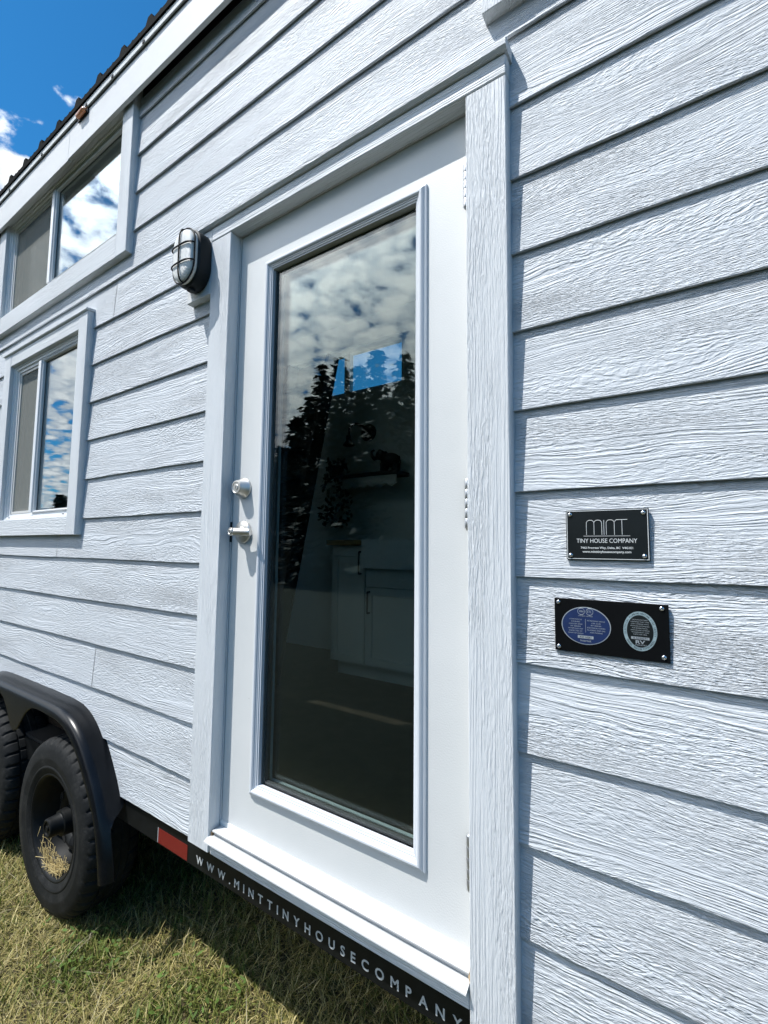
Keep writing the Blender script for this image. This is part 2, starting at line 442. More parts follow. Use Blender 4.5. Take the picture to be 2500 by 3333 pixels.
for k in range(k0, k1+1):
    za, zb = k*E_, (k+1)*E_+.012
    if za > 2.0: continue
    zb = min(zb, 2.046)
    cuts = {za, zb}
    for (a, b, c, d) in OPEN:
        for z in (c, d):
            if za < z < zb: cuts.add(z)
    if za < -.63: cuts |= {za+(zb-za)*i/12 for i in range(1, 12)}
    cuts = sorted(cuts)
    segs = [(HX0, joints.get(k, 99)), (joints.get(k, 99)+.0040, HX1)] if k in joints else [(HX0, HX1)]
    for si, (sa, sb) in enumerate(segs):
        sb = min(sb, HX1)
        off = k*3.17+si*11.3; seed = (k*1.7+si*5.5) % 13+1
        for zi, (z0, z1) in enumerate(zip(cuts, cuts[1:])):
            iv = [(sa, sb)]
            zm = (z0+z1)/2
            holes = [(a, b) for (a, b, c, d) in OPEN if c < zm < d]
            ax = arch_x(z0)
            if ax is not None: holes.append((-5.245-ax, ax))
            for (a, b) in holes:
                nx = []
                for (p, q) in iv:
                    if b <= p or a >= q: nx.append((p, q)); continue
                    if p < a: nx.append((p, a))
                    if q > b: nx.append((b, q))
                iv = nx
            for (p, q) in iv:
                if q-p < .003: continue
                nseg = max(1, int((q-p)/.14))
                vs = []; fs = []
                def yy(z): return (z-za)/E_*.0095
                for i in range(nseg+1):
                    x = p+(q-p)*i/nseg
                    w = bottom_wob(k, x) if zi == 0 else 0
                    if zi == 0:
                        vs += [(x, .0064, z0+.011), (x, .0062, z0+w), (x, .0008, z0+w), (x, 0, z0+w+.0012), (x, yy(z1), z1)]
                    else: vs += [(x, yy(z0), z0), (x, yy(z1), z1)]
                m = 5 if zi == 0 else 2
                for i in range(nseg):
                    for j in range(m-1): fs.append((i*m+j, (i+1)*m+j, (i+1)*m+j+1, i*m+j+1))
                mb.add(vs, fs, 0, lambda pt: (pt[0]+off, pt[2]-za+pt[1]*.5, seed))
siding = mb.build('siding', M['siding'], house, recalc=False)

# wall core behind the boards: studs, inner lining, ends, back, floor and ceiling
def wall_sheet(mb, y0, y1, openings, x0, x1, z0, z1):
    xs = sorted({x0, x1, *[o[0] for o in openings], *[o[1] for o in openings]}); zs = sorted({z0, z1, *[o[2] for o in openings], *[o[3] for o in openings]})
    zs = [z for z in zs if z0 <= z <= z1]; xs = [x for x in xs if x0 <= x <= x1]
    for a, b in zip(xs, xs[1:]):
        for c, d in zip(zs, zs[1:]):
            xm, zm = (a+b)/2, (c+d)/2
            if any(o[0] < xm < o[1] and o[2] < zm < o[3] for o in openings): continue
            mb.add([(a, y0, c), (b, y0, c), (b, y0, d), (a, y0, d), (a, y1, c), (b, y1, c), (b, y1, d), (a, y1, d)],
                   [(0,1,2,3), (4,7,6,5), (0,4,5,1), (3,2,6,7), (0,3,7,4), (1,5,6,2)])
FW = [(o[0], o[1], max(o[2], -.80), min(o[3], 2.04)) for o in OPEN]
mb = MB(); wall_sheet(mb, .018, .13, FW, HX0, HX1, -.60, 2.19)
wall_sheet(mb, .018, .13, [(-1.30, -.36, -.80, 1.16)], -1.80, HX1, -.87, -.60); wall_sheet(mb, .018, .13, [], HX0, -3.52, -.87, -.60)
BACKW = [(-3.35, -1.93, 1.44, 1.865), (-.4, .9, 1.44, 1.865)]
wall_sheet(mb, 2.20, HY, BACKW, HX0, HX1, -.87, 2.19)
mb.box(HX0, HX0+.10, .131, 2.199, -.83, 2.19); mb.box(HX1-.10, HX1, .131, 2.199, -.83, 2.19)
mb.build('wall_lining', M['wall_in'], house)
mb = MB(); mb.box(HX0+.1, HX1-.1, .131, 2.199, -.865, -.835); mb.build('floor', M['floor_in'], house)
mb = MB(); mb.box(HX0+.1, HX1-.1, .131, 2.199, 2.10, 2.14); mb.build('ceiling', M['wall_in'], house)
# back sash frames
for (a, b, c, d) in BACKW:
    wn = MB(); wn.sweep_frame(a, b, c, d, [(0, 2.24), (.03, 2.24), (.03, 2.29), (0, 2.29)])
    if a < -1: wn.box(-2.575, -2.512, 2.241, 2.289, c+.031, d-.031)
    w = wn.build('window', M['vinyl'], house); tag(w, 'high strip window in the far wall seen through the door glass' if a < -1 else None)
    g = MB(); g.box(a+.031, b-.031, 2.262, 2.268, c+.031, d-.031); g.build('pane', M['win_glass'], w)

# ---- eaves and roof
mb = MB()
mb.box(-2.545, HX1+.05, -.050, -.034, 2.005, 2.172, .0015)
mb.box(HX0-.05, -2.5455, -.050, -.034, 1.999, 2.170, .0015)
fas = mb.build('fascia', M['fascia'], house)
mb = MB(); mb.box(HX0, HX1, -.0335, .017, 2.145, 2.19); mb.box(HX0, HX1, .0125, .0172, 2.040, 2.1445); mb.build('soffit', M['soffit'], house)  # soffit, plus a black sheet standing in for the shade above the clapboards
mb = MB(); mb.box(HX0-.05, HX1+.05, -.0600, -.0338, 2.1725, 2.205, .001); mb.build('drip_flashing', M['drip'], house)
mb = MB()
xs = []
pitch = .2165; x = -1.790-pitch*22
prof = []
while x < HX1+.1:
    prof += [(x-.030, 2.232), (x-.013, 2.262), (x+.013, 2.262), (x+.030, 2.232), (x+.030+.04, 2.232), (x+.030+.052, 2.238), (x+.030+.064, 2.232), (x+.030+.09, 2.232), (x+.030+.102, 2.238), (x+.030+.114, 2.232)]
    x += pitch
prof = [p for p in prof if HX0-.05 < p[0] < HX1+.06]
vs = []; fs = []
n = len(prof)
for y, dz in ((-.0665, 0), (-.0665, -.026), (-.045, -.026)): vs += [(p[0], y, p[1]+dz if dz == 0 else 2.232+dz) for p in prof]
for p in prof: vs.append((p[0], HY+.12, p[1]+.30))
for i in range(n-1):
    fs += [(i, i+1, n+i+1, n+i), (n+i, n+i+1, 2*n+i+1, 2*n+i), (i, 3*n+i, 3*n+i+1, i+1)]
mb.add(vs, fs)
rf = mb.build('roof', M['roof'], house, recalc=False)
mb = MB(); mb.prism([(-.044, 2.205), (HY+.10, 2.50), (HY+.10, 2.46), (-.044, 2.19)], HX0-.04, HX1+.04, 'x'); mb.build('deck', M['soffit'], rf)
mb = MB()
pts = [(-6.3+i*.05, -.0525, 2.1690+.0012*math.sin(i*.9)) for i in range(165)]
mb.tube(pts, .0024, 6)
for i, xx in enumerate([-3.9, -3.32, -2.86, -2.35, -2.10, -1.84, -1.5]): mb.box(xx-.008, xx+.008, -.0630, -.0602, 2.172, 2.186, .001)
mb.build('cable', M['cage'], house)
lm = MB(); lm.tube([(-2.432, -.0655, 2.157), (-2.425, -.0655, 2.157), (-2.36, -.0655, 2.160), (-2.353, -.0655, 2.160)], [.006, .0115, .0115, .006], 12)
lamp_a = lm.build('marker_light', M['amber'], house, smooth=40)
lm = MB(); lm.box(-2.445, -2.341, -.056, -.0505, 2.143, 2.1695, .002); lm.build('lamp_base', M['cage'], lamp_a)

# ---- door surround
TY = -.025                                     # face of the trim boards
sur = empty('door_surround', (-.83, 0, -.88), parent=house)
mb = MB(); mb.box(-1.361, -1.258, TY, .016, -.879, 1.1275, .002, 'z'); mb.build('side_casing', M['trim'], sur)
mb = MB(); mb.box(-.402, -.305, TY, .016, -.905, 1.1275, .002, 'z'); mb.build('side_casing', M['trim'], sur)
mb = MB(); mb.box(-1.361, -.304, TY-.001, .016, 1.129, 1.178, .002)
mb.build('head_casing', M['trim'], sur)
mb = MB(); mb.prism([(.010, 1.1785), (-.033, 1.1785), (-.040, 1.184), (-.041, 1.197), (-.034, 1.206), (.010, 1.210)], -1.50, -.299, 'x'); mb.build('drip_cap', M['trim'], sur)
mb = MB(); mb.box(-1.497, -1.3625, TY, .014, .938, 1.1775, .002, 'z'); mb.build('lamp_block', M['trim'], sur)
mb = MB()      # jambs behind the casing with a shallow rebate
mb.box(-1.30, -1.2565, .0165, .12, -.80, 1.165); mb.box(-.4035, -.36, .0165, .12, -.80, 1.165); mb.box(-1.2560, -.4040, .0165, .12, 1.130, 1.165)
mb.build('jamb', M['vinyl'], sur)
# threshold: sill plate with fine ribs, drip flashing and the board below
mb = MB()
prof = [(.05, -.835), (.05, -.8135)]
for i in range(7): yb = .014-i*.0042; prof += [(yb, -.8135), (yb-.0014, -.8125), (yb-.0028, -.8125)]
prof += [(-.0150, -.8125), (-.0180, -.8135), (-.0180, -.8165), (-.0105, -.8180), (-.0095, -.8285), (.0, -.835)]
mb.prism(prof, -1.2495, -.4065, 'x'); mb.build('threshold', M['sill'], sur)
mb = MB()
mb.prism([(.012, -.8292), (-.0180, -.8292), (-.0205, -.8298), (-.0375, -.8385), (-.0385, -.8415), (-.0372, -.8422), (-.0362, -.8395), (-.0200, -.8312), (.012, -.8308)], -1.2620, -.4045, 'x'); mb.build('sill_flashing', M['sill'], sur)
mb = MB(); mb.box(-1.254, -.4045, -.0205, .010, -.882, -.8318, .002); mb.build('sill_board', M['trim'], sur)
mb = MB(); mb.box(-.4035, -.4028, -.022, .03, -.83, -.80); mb.box(-.4060, -.4030, -.0165, .016, -.8305, -.8130, .001)
mb.ball((-.4045, -.014, -.822), .0055, n=10, m=6, sc=(.8, 1, 1.7)); mb.build('wood_end', M['caulk'], sur)
mb = MB(); mb.box(-1.2560, -1.2500, -.018, .018, -.834, -.8195, .0012); mb.build('wood_end', M['stain'], sur)

# ---- door
SX0, SX1, SZ0, SZ1, SY = -1.2525, -.4065, -.8065, 1.1265, .020
LX0, LX1, LZ0, LZ1 = -1.126, -.526, -.684, .992        # outer edge of the moulded frame
IX0, IX1, IZ0, IZ1 = -1.092, -.5585, -.654, .963       # sight size of the glass
door = empty('door', ((SX0+SX1)/2, SY, SZ0), parent=house)
tag(door, 'white door with one tall pane, brushed lever and deadbolt')
mb = MB()
hx0, hx1, hz0, hz1 = IX0-.012, IX1+.012, IZ0-.012, IZ1+.012
q = .0015
def slab_piece(a, b, c, d): mb.add([(a, SY, c), (b, SY, c), (b, SY, d), (a, SY, d), (a, SY+.044, c), (b, SY+.044, c), (b, SY+.044, d), (a, SY+.044, d)],
    [(0,1,2,3), (4,7,6,5), (0,4,5,1), (3,2,6,7), (0,3,7,4), (1,5,6,2)])
slab_piece(SX0, hx0, SZ0, SZ1); slab_piece(hx1, SX1, SZ0, SZ1); slab_piece(hx0, hx1, SZ0, hz0); slab_piece(hx0, hx1, hz1, SZ1)
mb.build('slab', M['door'], door, recalc=False)
mb = MB(); w = IX0-LX0
prof = [(0, .0205), (0, .0150), (.003, .0128), (.0045, .0128), (.006, .0108), (.009, .0075), (.013, .0057), (.017, .0060), (.0205, .0085), (.0220, .0118), (.0245, .0120), (.0255, .0142), (.0290, .0146), (.0300, .0172), (.0335, .0180), (.0335, .0420), (.012, .0420), (.012, .0205)]
mb.sweep_frame(LX0, LX1, LZ0, LZ1, prof); mb.build('glass_frame', M['plastic_frame'], door, smooth=28)
mb = MB(); mb.sweep_frame(IX0-.001, IX1+.001, IZ0-.001, IZ1+.001, [(0, .0300), (.0045, .0300), (.0045, .0405), (0, .0405)]); mb.build('glazing_bead', M['gasket'], door)
mb = MB(); mb.box(IX0-.004, IX1+.004, .0325, .0370, IZ0-.004, IZ1+.004); mb.box(IX0-.004, IX1+.004, .0560, .0605, IZ0-.004, IZ1+.004); mb.build('glass_pane', M['door_glass'], door)
mb = MB(); mb.sweep_frame(IX0-.003, IX1+.003, IZ0-.003, IZ1+.003, [(.0, .0378), (.011, .0378), (.011, .0550), (0, .0550)]); mb.build('spacer_bar', M['spacer'], door)
mb = MB(); mb.sweep_frame(LX0+.004, LX1-.004, LZ0+.004, LZ1-.004, [(0, .0645), (0, .074), (.030, .074), (.030, .0645)]); mb.build('inner_glass_frame', M['plastic_frame'], door)
mb = MB(); mb.box(-1.2566, -1.2532, .0140, .0196, .072, .138); mb.build('latch_plate', M['black_gap'], door)
# deadbolt
def deadbolt(cx, cz):
    m = MB()
    m.lathe((cx, SY-.0005, cz), [(.0, 0), (.0335, 0), (.0335, -.004), (.0325, -.0055), (.0300, -.0075), (.0225, -.031), (.0210, -.0335), (.0180, -.0340), (.0168, -.0325), (.0, -.0325)], 40)
    o = m.build('deadbolt', M['nickel'], door, smooth=35)
    k = MB(); k.lathe((cx, SY-.0330, cz), [(.0, -.002), (.0085, -.002), (.0090, -.0015), (.0090, .0)], 24); k.build('lock_cylinder', M['nickel'], o, smooth=35)
    k = MB(); k.box(cx-.0008, cx+.0008, SY-.0357, SY-.0348, cz-.0042, cz+.0042); k.build('key_slot', M['keyhole'], o)
deadbolt(-1.1995, .247)
def lever(cx, cz):
    m = MB()
    m.lathe((cx, SY-.0005, cz), [(.0, 0), (.0365, 0), (.0365, -.005), (.0355, -.0075), (.0325, -.0095), (.0175, -.0125), (.0145, -.016), (.0150, -.020), (.0, -.020)], 40)
    o = m.build('door_handle', M['nickel'], door, smooth=35)
    # keyed lever lying across the rose, the key cylinder over the spindle
    k = MB()
    yl = SY-.0405
    k.tube([(cx, SY-.012, cz), (cx, SY-.024, cz), (cx+.002, yl, cz)], [.0165, .0125, .0115], 20)
    k.tube([(cx-.0118, yl, cz), (cx-.0108, yl, cz), (cx-.0075, yl, cz), (cx, yl, cz), (cx+.022, yl+.0010, cz-.0005), (cx+.044, yl+.004, cz-.001), (cx+.066, yl+.0095, cz-.002), (cx+.0675, yl+.0100, cz-.002)], [.0045, .0080, .0118, .0130, .0124, .0116, .0112, .0095], 24)
    k.lathe((cx-.001, yl, cz), [(.0128, .006), (.0128, -.0122), (.0118, -.0134), (0, -.0134)], 24)
    lv = k.build('lever', M['nickel'], o, smooth=40)
    k = MB(); k.lathe((cx-.001, yl-.0136, cz), [(.0082, .001), (.0082, -.0012), (.0070, -.0020), (.0062, -.0012), (0, -.0012)], 20); k.build('lock_cylinder', M['nickel'], o, smooth=35)
    k = MB(); k.box(cx-.0018, cx-.0002, yl-.0154, yl-.0146, cz-.0040, cz+.0040); k.build('key_slot', M['keyhole'], o)
lever(-1.1945, .104)
def hinge(cz, h=.112):
    m = MB(); cx = -.4176
    for i in range(5):
        a = cz-h/2+h*i/5
        m.lathe((cx, .0130, a), [(.0, .0004), (.0062, .0004), (.0066, .0010), (.0066, h/5-.0012), (.0062, h/5-.0006), (0, h/5-.0006)], 16, 'z')
    m.lathe((cx, .0130, cz-h/2), [(0, -.007), (.0030, -.005), (.0052, -.0005), (0, 0)], 14, 'z'); m.lathe((cx, .0130, cz+h/2), [(.0, .003), (.005, .001), (.0062, -.001)], 14, 'z')
    m.box(cx-.0015, cx+.0035, .0150, .0197, cz-h/2, cz+h/2)
    m.build('hinge', M['hinge'], door, smooth=35)
for z in (.936, .160, -.618): hinge(z)
mb = MB(); mb.box(SX0+.002, SX1-.002, .0235, .062, -.8130, -.8068); mb.build('door_sweep', M['black_gap'], door)
mb = MB(); mb.box(-1.2558, -1.2530, .026, .05, -.80, 1.12); mb.build('weatherstrip', M['gasket'], door)

# ---- windows
def window(x0, x1, z0, z1, label, ix0, ix1, iz0, iz1, mull, cap=False, slots=False):
    """outer trim rectangle, clear opening, mullion x"""
    w = empty('window', ((x0+x1)/2, 0, z0), parent=house); tag(w, label)
    t = MB()
    t.box(ix1, x1, TY, .014, z0, z1, .002, 'z'); t.box(x0, ix0, TY, .014, z0, z1, .002, 'z')
    t.box(ix0+.0004, ix1-.0004, TY+.001, .014, z0+.0005, iz0, .002); t.box(ix0+.0004, ix1-.0004, TY+.001, .014, iz1, z1-.0005, .002)
    t.build('trim', M['trim'], w)
    if cap:
        c = MB(); c.prism([(.010, z1+.0005), (-.030, z1+.0005), (-.034, z1+.004), (-.034, z1+.010), (.010, z1+.014)], x0-.004, x1+.004, 'x'); c.build('drip_cap', M['trim'], w)
    f = MB()
    fr = [(0, .0135), (0, -.006), (.010, -.006), (.012, .0), (.020, .002), (.022, .010), (.034, .012), (.036, .050), (0, .050)]
    f.sweep_frame(ix0+.0006, ix1-.0006, iz0+.0006, iz1-.0006, fr)
    f.box(mull-.017, mull+.017, -.0065, .048, iz0+.034, iz1-.034, .002)
    fo = f.build('frame', M['vinyl'], w, smooth=25)
    # fixed right light
    a, b, c, d = mull+.0172, ix1-.0345, iz0+.0345, iz1-.0345
    s = MB(); s.sweep_frame(a, b, c, d, [(0, .030), (0, .002), (.004, -.001), (.008, .002), (.0105, .010), (.0105, .030)])
    s.build('sash', M['vinyl'], w, smooth=25)
    s = MB(); s.sweep_frame(a+.0105, b-.0105, c+.0105, d-.0105, [(0, .0125), (.003, .0125), (.003, .018), (0, .018)]); s.build('glazing_bead', M['gasket'], w)
    g = MB(); g.box(a+.0108, b-.0108, .0145, .0175, c+.0108, d-.0108); g.build('pane', M['win_glass'], w)
    # sliding left sash, set back behind an insect screen
    a, b, c, d = ix0+.0372, mull-.0174, iz0+.0372, iz1-.0372
    s = MB(); s.sweep_frame(a, b, c, d, [(0, .048), (0, .034), (.020, .032), (.028, .036), (.031, .048)]); s.build('sash', M['sash_beige'], w, smooth=25)
    g = MB(); g.box(a+.0312, b-.0312, .0395, .0425, c+.0312, d-.0312); g.build('pane', M['win_glass'], w)
    s = MB(); s.sweep_frame(a+.001, b-.001, c+.001, d-.001, [(0, .027), (0, .0165), (.012, .0165), (.012, .027)]); sc = s.build('screen_frame', M['sash_beige'], w)
    s = MB(); s.box(a+.0125, b-.0125, .0215, .0223, c+.0125, d-.0125); s.build('insect_screen', M['screen'], w)
    if slots:
        for xx in (ix0+.075, ix1-.095):
            s = MB(); s.box(xx, xx+.022, -.0068, -.0062, iz0+.012, iz0+.0165); s.build('weep_slot', M['black_gap'], w)
    # reveal inside the wall
    s = MB(); s.sweep_frame(ix0-.03, ix1+.03, iz0-.03, min(iz1+.03, 2.09), [(.005, .0505), (.030, .0505), (.030, .128), (.005, .128)]); s.build('reveal', M['wall_in'], w)
    return w
window(-3.545, -1.968, 1.322, 2.100, 'long high two-light window tucked under the white fascia', -3.442, -2.058, 1.430, 2.027, -2.822)
window(-3.300, -2.281, .104, 1.146, 'lower slider window with weep slots left of the wall lamp', -3.205, -2.368, .190, 1.075, -2.845, cap=True, slots=True)
window(-.360, 1.00, 1.312, 2.100, 'high window over the door, only its lower corner in view', -.262, .90, 1.420, 2.027, .32)

# ---- trailer chassis
fr = empty('trailer_frame', (-2.25, 1.2, -.99), parent=house)
mb = MB(); mb.prism([(.0125, -.886), (.0125, -.980), (.075, -.980), (.075, -.974), (.0185, -.974), (.0185, -.892), (.075, -.892), (.075, -.886)], HX0, HX1, 'x')
mb.prism([(HY-.0125, -.886), (HY-.0125, -.980), (HY-.075, -.980), (HY-.075, -.974), (HY-.0185, -.974), (HY-.0185, -.892), (HY-.075, -.892), (HY-.075, -.886)], HX0, HX1, 'x')
for i in range(14): mb.box(-6.0+i*.6, -5.95+i*.6, .08, HY-.08, -.96, -.892)
mb.box(HX0, HX1, .40, .46, -1.00, -.8925); mb.box(HX0, HX1, HY-.46, HY-.40, -1.00, -.8925)
mb.build('chassis_beam', M['beam'], fr)
mb = MB(); mb.box(HX0+.01, HX1-.01, .0195, HY-.0195, -.8855, -.872); mb.build('underfloor', M['under'], fr)
mb = MB(); mb.box(HX0+.1, HX1-.1, HY-.105, HY-.085, -ZO+.01, -.981); mb.build('rear_light_block', M['under'], fr)  # unseen sheet, added to keep light from behind out from under the trailer
mb = MB(); mb.box(-1.5825, -1.413, .0118, .0124, -.977, -.9285); o = mb.build('reflector_tape', M['red'], fr)
mb = MB(); mb.box(-1.5870, -1.5827, .0118, .0124, -.9765, -.9285); mb.build('tape_edge', M['silver'], o)
mb = MB()
txt = 'WWW.MINTTINYHOUSECOMPANY.COM'
x = -1.3640
wd = {}
for ch in set(txt):
    vs, fs = glyph_mesh(ch, .0330, .0006); wd[ch] = max(v[0] for v in vs)-min(v[0] for v in vs)
first = txt[:24]
gap = (.929-sum(wd[c] for c in first))/23
for ch in txt:
    text_into(mb, ch, .0330, x, -.9640, .0123, .0004, offset=.0006)
    x += wd[ch]+gap
tag(mb.build('lettering', M['letter'], fr, recalc=False), 'white web address lettering along the black chassis beam')
mb = MB()   # stabiliser hanging from the chassis
mb.box(-1.655, -1.63, .22, .226, -1.16, -1.02, .001, 'z'); mb.box(-1.66, -1.60, .21, .26, -1.0205, -.975, .002)
st = mb.build('stabiliser_bracket', M['galv'], fr)
mb = MB(); mb.box(-1.34, -1.31, .25, .28, -1.06, -.98, .002); mb.build('hanger_strap', M['galv'], fr)
for z in (-1.055, -1.115):
    mb = MB(); mb.box(-1.648, -1.637, .2192, .2198, z-.012, z+.012); mb.build('slot', M['hole'], st)
# axles
mb = MB()
WX = (-2.215, -3.030); WZ = -1.095; WR = .342
for x in WX:
    mb.lathe((x, .10, WZ), [(.0, 0), (.038, 0), (.038, HY-.2), (0, HY-.2)], 16)
    mb.box(x-.33, x+.33, .43, .47, WZ+.05, WZ+.07); mb.box(x-.05, x+.05, .42, .48, WZ-.05, WZ+.09)
mb.build('axle', M['beam'], fr, smooth=35)

# ---- wheels
def wheel(cx):
    w = empty('wheel', (cx, 0, WZ), parent=house)
    half = [(.196, -.055), (.199, -.063), (.205, -.068), (.222, -.073), (.228, -.0765), (.232, -.0765), (.236, -.0745), (.262, -.0785), (.268, -.0795), (.272, -.0785), (.298, -.0775), (.318, -.069), (.329, -.060), (.3355, -.050), (.3400, -.038),
            (.3412, -.022), (.3412, -.020), (.3345, -.019), (.3345, -.013), (.3415, -.012), (.3420, .010), (.3350, .011), (.3350, .018)]
    cy = .027
    prof = [(r, y) for r, y in half]+[(r, 2*cy-y) for r, y in reversed(half)]
    def mod(i, j, r):
        sh = 12 <= j <= 16 or len(prof)-17 <= j <= len(prof)-13
        if sh and i % 6 == 0: return r-.0085
        if 18 < j < 22 and i % 6 == 1: return r-.0065
        if 16 < j < 19 and r > .339 and i % 6 == 3: return r-.0055
        return r
    t = MB(); t.lathe((cx, 0, WZ), prof, 240, mod=mod)
    gz = -ZO+.004
    t.v = [(v[0], v[1], max(v[2], gz)) for v in t.v]
    t.build('tyre', M['tyre'], w, smooth=32)
    r = MB()
    r.lathe((cx, 0, WZ), [(.1985, -.058), (.204, -.064), (.2035, -.0675), (.1995, -.0685), (.194, -.066), (.1885, -.058), (.186, -.045), (.178, -.035), (.176, -.012), (.168, .002), (.165, .030), (.160, .040),
                          (.152, .037), (.140, .022), (.128, .012), (.112, .008), (.098, .014), (.088, .026), (.072, .030), (.050, .030)], 64)
    for i in range(8):
        a = 2*math.pi*i/8+.25
        c = Vector((cx+.118*math.cos(a), .0085, WZ+.118*math.sin(a)))
        er = Vector((math.cos(a), 0, math.sin(a))); et = Vector((-math.sin(a), 0, math.cos(a)))
        el = [c+er*.0135*math.cos(t)+et*.020*math.sin(t) for t in [2*math.pi*k/20 for k in range(20)]]
        el2 = [p+Vector((0, -.0015, 0)) for p in el]; el3 = [c+(p-c)*.80+Vector((0, -.0012, 0)) for p in el]
        r.add(el+el2+el3, [(k, (k+1) % 20, 20+(k+1) % 20, 20+k) for k in range(20)]+[(20+k, 20+(k+1) % 20, 40+(k+1) % 20, 40+k) for k in range(20)], 0)
        r.add([p+Vector((0, .0004, 0)) for p in el3], [tuple(range(20))], 1)
    for i in range(5):
        a = 2*math.pi*i/5+.5
        r.lathe((cx+.062*math.cos(a), .030, WZ+.062*math.sin(a)), [(.0105, 0), (.0105, -.014), (.007, -.020), (0, -.021)], 6)
    r.build('rim', [M['rim'], M['hole']], w, smooth=35)
    h = MB()
    h.lathe((cx, 0, WZ), [(.056, .032), (.053, .020), (.050, -.030), (.049, -.0360), (.041, -.0380), (.039, -.0420), (.0375, -.074), (.036, -.082), (.0315, -.0850), (.0255, -.0840), (.0245, -.0790), (.0, -.0790)], 36)
    h.lathe((cx, 0, WZ), [(.011, -.0788), (.011, -.0835), (.009, -.085), (.0, -.085)], 14)
    h.build('hub', M['rim'], w, smooth=35)
    v = MB(); v.tube([(cx+.135, .012, WZ-.085), (cx+.130, -.004, WZ-.080), (cx+.126, -.016, WZ-.077)], [.0045, .0045, .0055], 8)
    v.build('valve_cap', VALVE, w, smooth=40)
    return w
VALVE = plain('green_valve_cap', (.02, .22, .15), .4)
w1 = wheel(WX[0])
w2 = copy_tree(w1, house); w2.location.x += WX[1]-WX[0]

for wn in (w1, w2):
    c_ = copy_tree(wn, house); c_.rotation_euler.z = math.pi; c_.location.y += HY
# ---- fender over both wheels
half = [(-1.742, -1.135), (-1.762, -1.04), (-1.792, -.95), (-1.828, -.880), (-1.870, -.825), (-1.915, -.775), (-1.962, -.724), (-2.015, -.680), (-2.075, -.645), (-2.135, -.624), (-2.20, -.613), (-2.30, -.609), (-2.40, -.608), (-2.48, -.608), (-2.55, -.608), (-2.5865, -.608)]
MX = (WX[0]+WX[1])/2
# densify
def dens(p, st=.02):
    o = []
    for a, b in zip(p, p[1:]):
        n = max(1, int(math.hypot(b[0]-a[0], b[1]-a[1])/st))
        o += [(a[0]+(b[0]-a[0])*i/n, a[1]+(b[1]-a[1])*i/n) for i in range(n)]
    return o+[p[-1]]
path = half+[(MX, -.608)]+[(2*MX-x, z) for x, z in reversed(half)]
path = dens(path)
for _ in range(3): path = [path[0]]+[((a[0]+2*b[0]+c[0])/4, (a[1]+2*b[1]+c[1])/4) for a, b, c in zip(path, path[1:], path[2:])]+[path[-1]]
vs = []; fs = []; ms = []
for i, (x, z) in enumerate(path):
    a = Vector(path[max(i-1, 0)]); b = Vector(path[min(i+1, len(path)-1)]); t = (b-a).normalized()
    nrm = Vector((t.y, -t.x))          # pointing to the wheels
    if nrm.y > 0 and abs(nrm.y) > .2: nrm = -nrm
    if abs(nrm.y) <= .2: nrm = Vector((-1, 0)) if x > MX else Vector((1, 0))
    nrm.normalize()
    sk = .046+.142*math.exp(-((x-MX)/.105)**2)
    if z < -.9: sk = .040
    for (y, d) in ((.030, -.003), (.016, -.003), (-.006, 0), (-.050, .0035), (-.066, .008), (-.077, .015), (-.083, .025), (-.085, .038)): vs.append((x+nrm.x*d, y, z+nrm.y*d))
    if z < -.90:
        c0 = min(1, (-.90-z)/.06); vs[-8:] = [(p[0], min(p[1], .03-c0*.078), p[2]) for p in vs[-8:]]
    yb_ = .030 if z >= -.90 else .03-min(1, (-.90-z)/.06)*.078
    for (y, d) in ((-.085, sk), (-.081, sk+.003), (-.078, sk), (-.078, .030), (yb_, .018)): vs.append((x+nrm.x*d, y, z+nrm.y*d))
m = 13
for i in range(len(path)-1):
    for j in range(m): fs.append((i*m+j, (i+1)*m+j, (i+1)*m+(j+1) % m, i*m+(j+1) % m))
fs += [tuple(range(m)), tuple((len(path)-1)*m+j for j in range(m))]
mb = MB(); mb.add(vs, fs); fender = mb.build('fender', M['fender'], house, smooth=40)
mb = MB(); mb.box(-3.50, -1.86, .30, .31, -.98, -.61); mb.box(-3.50, -1.86, .031, .299, -.618, -.606); mb.box(-1.862, -1.852, .031, .299, -.98, -.619); mb.box(-3.50, -3.49, .031, .299, -.98, -.619)
mb.build('wheel_well', M['under'], house)

# ------------------------------------------------------------------ wall lamp (bulkhead light)
LXc, LZ0c, LZ1c, LR = -1.4250, 1.025, 1.100, .067
lamp = empty('wall_lamp', (LXc, TY, .958), 'black caged oblong bulkhead lamp left of the white door', 'lamp')
def shell(layers, n=16, cap=True):
    m = MB(); vs = []; fs = []
    for (y, r) in layers: vs += [(x, y, z) for x, z in stadium(LXc, LZ0c, LZ1c, r, n)]
    k = 2*(n+1)
    for l in range(len(layers)-1):
        for i in range(k): fs.append((l*k+i, l*k+(i+1) % k, (l+1)*k+(i+1) % k, (l+1)*k+i))
    if cap: fs += [tuple(range(k)), tuple((len(layers)-1)*k+i for i in range(k))]
    m.add(vs, fs); return m
shell([(TY-.0005, .064), (TY-.004, .067), (-.066, .067), (-.071, .066), (-.0745, .062), (-.0745, .052)]).build('housing', M['lamp_black'], lamp, smooth=35)
shell([(-.0738, .0570), (-.087, .0560), (-.095, .0530), (-.1000, .0465), (-.1030, .036), (-.1048, .024), (-.1054, .012), (-.1056, .004)]).build('diffuser', M['diffuser'], lamp, smooth=60)
mb = MB(); wr = .0026
def dome_y(r): # height of the guard over the diffuser at distance r from the spine
    t = min(1, abs(r)/.0605); return -.0890-.0205*max(0, 1-t**3.0)**.5
mb.tube([(x, -.0890, z) for x, z in stadium(LXc, LZ0c, LZ1c, .0605)], .0030, 8, closed=True)
pts = []
